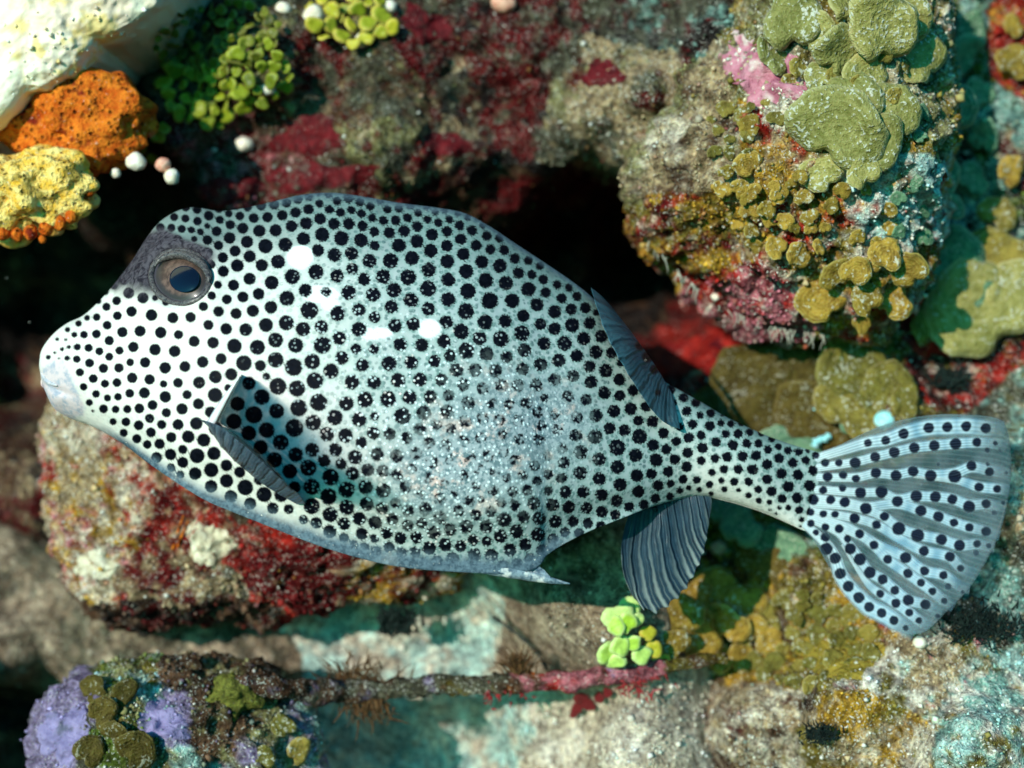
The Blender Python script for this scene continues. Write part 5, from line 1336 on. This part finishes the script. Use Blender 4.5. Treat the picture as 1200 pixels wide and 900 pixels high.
def tuft(name, label, cat, cx, cy, dp, n, h, w, mat, ang, spread, seed, flat=2.2):
    """a bush of tapering fronds from one foot, joined as one growth"""
    r_ = np.random.default_rng(seed)
    V, F, o = [], [], 0
    for i in range(n):
        a = ang + r_.normal(0, spread)
        L = h * r_.uniform(0.6, 1.1)
        b = (cx + r_.normal(0, w), cy + r_.normal(0, w * 0.5))
        k = 7
        q = np.linspace(0, 1, k)
        bend = r_.normal(0, 0.35)
        x = b[0] + np.cos(a + bend * q) * L * q
        y = b[1] - np.sin(a + bend * q) * L * q
        z = dp + r_.normal(0, 0.35) * L * q - 4 * q
        p_ = np.stack([np.array(W(x[t], y[t], z[t])) for t in range(k)])
        rr = S * flat * (1 - 0.8 * q) * r_.uniform(0.7, 1.3)
        v1, f1 = tube(p_, rr, 5)
        V.append(v1)
        F += [[c_ + o for c_ in ff] for ff in f1]
        o += len(v1)
    me = mesh(name, np.concatenate(V), F)
    ob = link(name, me, mat)
    tag(ob, label, cat)
    return ob
tuft('brown_tuft', 'brown tuft standing up from the middle of the crusted branch', 'alga', 608, 792, 118, 70, 34, 7, M_brownalga, 1.65, 0.45, 1, 1.5)
tuft('brown_tuft', 'dark brown tuft hanging under the left part of the crusted branch', 'alga', 432, 822, 140, 90, 26, 14, M_brownalga, -1.5, 0.7, 2, 1.5)
tuft('brown_tuft', 'brown tuft on the left end of the crusted branch', 'alga', 415, 795, 150, 90, 22, 20, M_brownalga, 1.6, 0.8, 3, 1.5)
alga('red_alga', 'dark red leafy tuft hanging under the pink part of the crusted branch', 'alga', [(681, 818, 9), (676, 830, 8), (690, 826, 8), (702, 818, 7), (672, 838, 5), (712, 812, 6)], M_redalga, 0.8, 20, True, seed=31)
tuft('red_tuft', 'small red tuft under the middle of the crusted branch', 'alga', 590, 812, 115, 30, 8, 14, M_redalga, -1.5, 0.8, 5, 1.6)
tuft('red_tuft', 'red fringe on the right end of the crusted branch', 'alga', 742, 798, 100, 60, 14, 16, M_redalga, -1.0, 0.9, 6, 1.3)
tuft('black_turf', 'black feathery turf at the lower right tip of the tail', 'alga', 1150, 735, 24, 260, 16, 26, M_dark, 1.9, 1.0, 7, 1.3)
tuft('black_turf', 'black turf ball on the pale rubble at the bottom', 'alga', 960, 862, 4, 160, 10, 9, M_dark, 1.57, 1.2, 8, 1.2)
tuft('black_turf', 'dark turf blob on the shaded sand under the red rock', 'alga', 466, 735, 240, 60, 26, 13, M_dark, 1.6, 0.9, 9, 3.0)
tuft('black_turf', 'dark turf beside the vivid red sponge under the boulder', 'alga', 1112, 448, 200, 50, 22, 10, M_dark, 1.6, 1.1, 10, 2.4)
tuft('orange_tuft', 'thin orange finger growth on the red rock', 'sponge', 206, 642, 150, 2, 40, 2, M_orange, 1.3, 0.08, 11, 3.2)
for k_, (pts, r_, lab, m_) in enumerate([([(578, 723), (600, 738), (622, 757), (636, 775), (642, 786)], 3.2, 'thin dark twig sticking out of the sand behind the branch', M_twig),
                                    ([(954, 524), (958, 516), (965, 515), (973, 509)], 5.5, 'small pale cyan curl just above the root of the tail', M_cyan),
                                    ([(953, 480), (960, 473), (968, 471), (971, 465)], 3.4, 'thin pale cyan squiggle on the brown lobes above the tail root', M_cyan)]):
    s_ = spline(np.array(pts, float), 24)
    ds = []
    for x, y in s_:
        l, _n = hit(x, y)
        ds.append(l.y / S)
    d0 = min(ds) - 22
    path = [W(x, y, d0 + 0.4 * (dd - min(ds))) for (x, y), dd in zip(s_, ds)]
    v_, f_ = tube(path, [S * r_ * (0.75 + 0.25 * math.sin(k * 1.3)) for k in range(24)], 10, 0.25, k_)
    nm = ['twig', 'cyan_curl', 'cyan_squiggle'][k_]
    tag(link(nm, mesh(nm, v_, f_), m_), lab, 'twig' if k_ == 0 else 'sponge')

# pale hairs under the lip of the boulder
r_ = np.random.default_rng(12)
V, F, o = [], [], 0
for i in range(46):
    x = r_.uniform(755, 975)
    y0 = np.interp(x, [742, 752, 795, 845, 900, 985], [205, 262, 322, 362, 385, 398]) - 3
    L = r_.uniform(6, 20)
    q = np.linspace(0, 1, 6)
    xs = x + r_.normal(0, 3) * q + 2 * np.sin(q * 4 + i)
    ys = y0 + L * q
    p_ = np.stack([np.array(W(xs[t], ys[t], 120 + 2 * q[t])) for t in range(6)])
    v1, f1 = tube(p_, S * 0.9 * (1 - 0.6 * q), 5)
    V.append(v1)
    F += [[c_ + o for c_ in ff] for ff in f1]
    o += len(v1)
kind(link('filaments', mesh('filaments', np.concatenate(V), F), M_hair), 'stuff', 'pale hair-like filaments fringing the boulder')

# fine grains of turf and sediment lying over every rock face
r_ = np.random.default_rng(99)
OCT = np.array([(1, 0, 0), (-1, 0, 0), (0, 1, 0), (0, -1, 0), (0, 0, 1), (0, 0, -1)], float)
OF = np.array([(0, 2, 4), (2, 1, 4), (1, 3, 4), (3, 0, 4), (2, 0, 5), (1, 2, 5), (3, 1, 5), (0, 3, 5)])
GV, GC, GF, o = [], [], [], 0
for (sv, sn, sc, sk), cnt in zip(surf, (15000, 6000, 4200, 120, 2800, 1800)):
    x_, y_ = proj(sv)
    face_cam = (sn * (np.array([0, -D, 0]) - sv)).sum(1) > 0
    ok = np.where((x_ > -120) & (x_ < 1320) & (y_ > -120) & (y_ < 1020) & face_cam & (r_.random(len(sv)) < 0.15 + sk))[0]
    idx = r_.choice(ok, cnt)
    for i in idx:
        s = S * np.exp(r_.normal(0.55, 0.42))
        a_ = r_.normal(0, 1, (3, 3))
        q_, _ = np.linalg.qr(a_)
        vv_ = (OCT * r_.uniform(0.5, 1.4, (6, 1)) * s) @ q_
        GV.append(sv[i] + sn[i] * s * 0.5 + r_.normal(0, 0.6, 3) * S + vv_)
        u_ = r_.random()
        if u_ < 0.10 * sk[i]:
            cc = np.array((0.74, 0.72, 0.64)) * r_.uniform(0.6, 1.1)
        elif u_ < 0.6:
            cc = sc[i] * r_.uniform(0.7, 1.7)
        else:
            cc = sc[r_.choice(ok)] * 0.35 + sc[i] * 0.65
        GC.append(np.repeat(cc[None], 6, 0))
        GF.append(OF + o)
        o += 6
me = mesh('turf_grains', np.concatenate(GV), np.concatenate(GF))
attr(me, 'Col', np.clip(np.concatenate(GC), 0.005, 0.88))
n = NT('turf grain')
M_grain = n.done(n.attr('Col', True), 0.6, None, 0.15)
kind(link('turf_grains', me, M_grain), 'stuff', 'grains of sediment and short turf covering the rocks')

# specks adrift in the water
V, F, o = [], [], 0
for i in range(70):
    x, y, d_ = r_.uniform(-60, 1260), r_.uniform(-40, 940), r_.uniform(-420, -170) if r_.random() < 0.45 else r_.uniform(150, 330)
    if 150 < d_ and not (x < 140 and 280 < y < 480 or 620 < x < 800 and 220 < y < 380):
        continue
    rr = S * r_.uniform(0.5, 1.0)
    V.append(OCT * r_.uniform(0.6, 1.3, (6, 1)) * rr + np.array(W(x, y, d_)))
    F.append(OF + o)
    o += 6
kind(link('drifting_specks', mesh('drifting_specks', np.concatenate(V), np.concatenate(F)), M_hair), 'stuff', 'tiny pale specks adrift in the water')
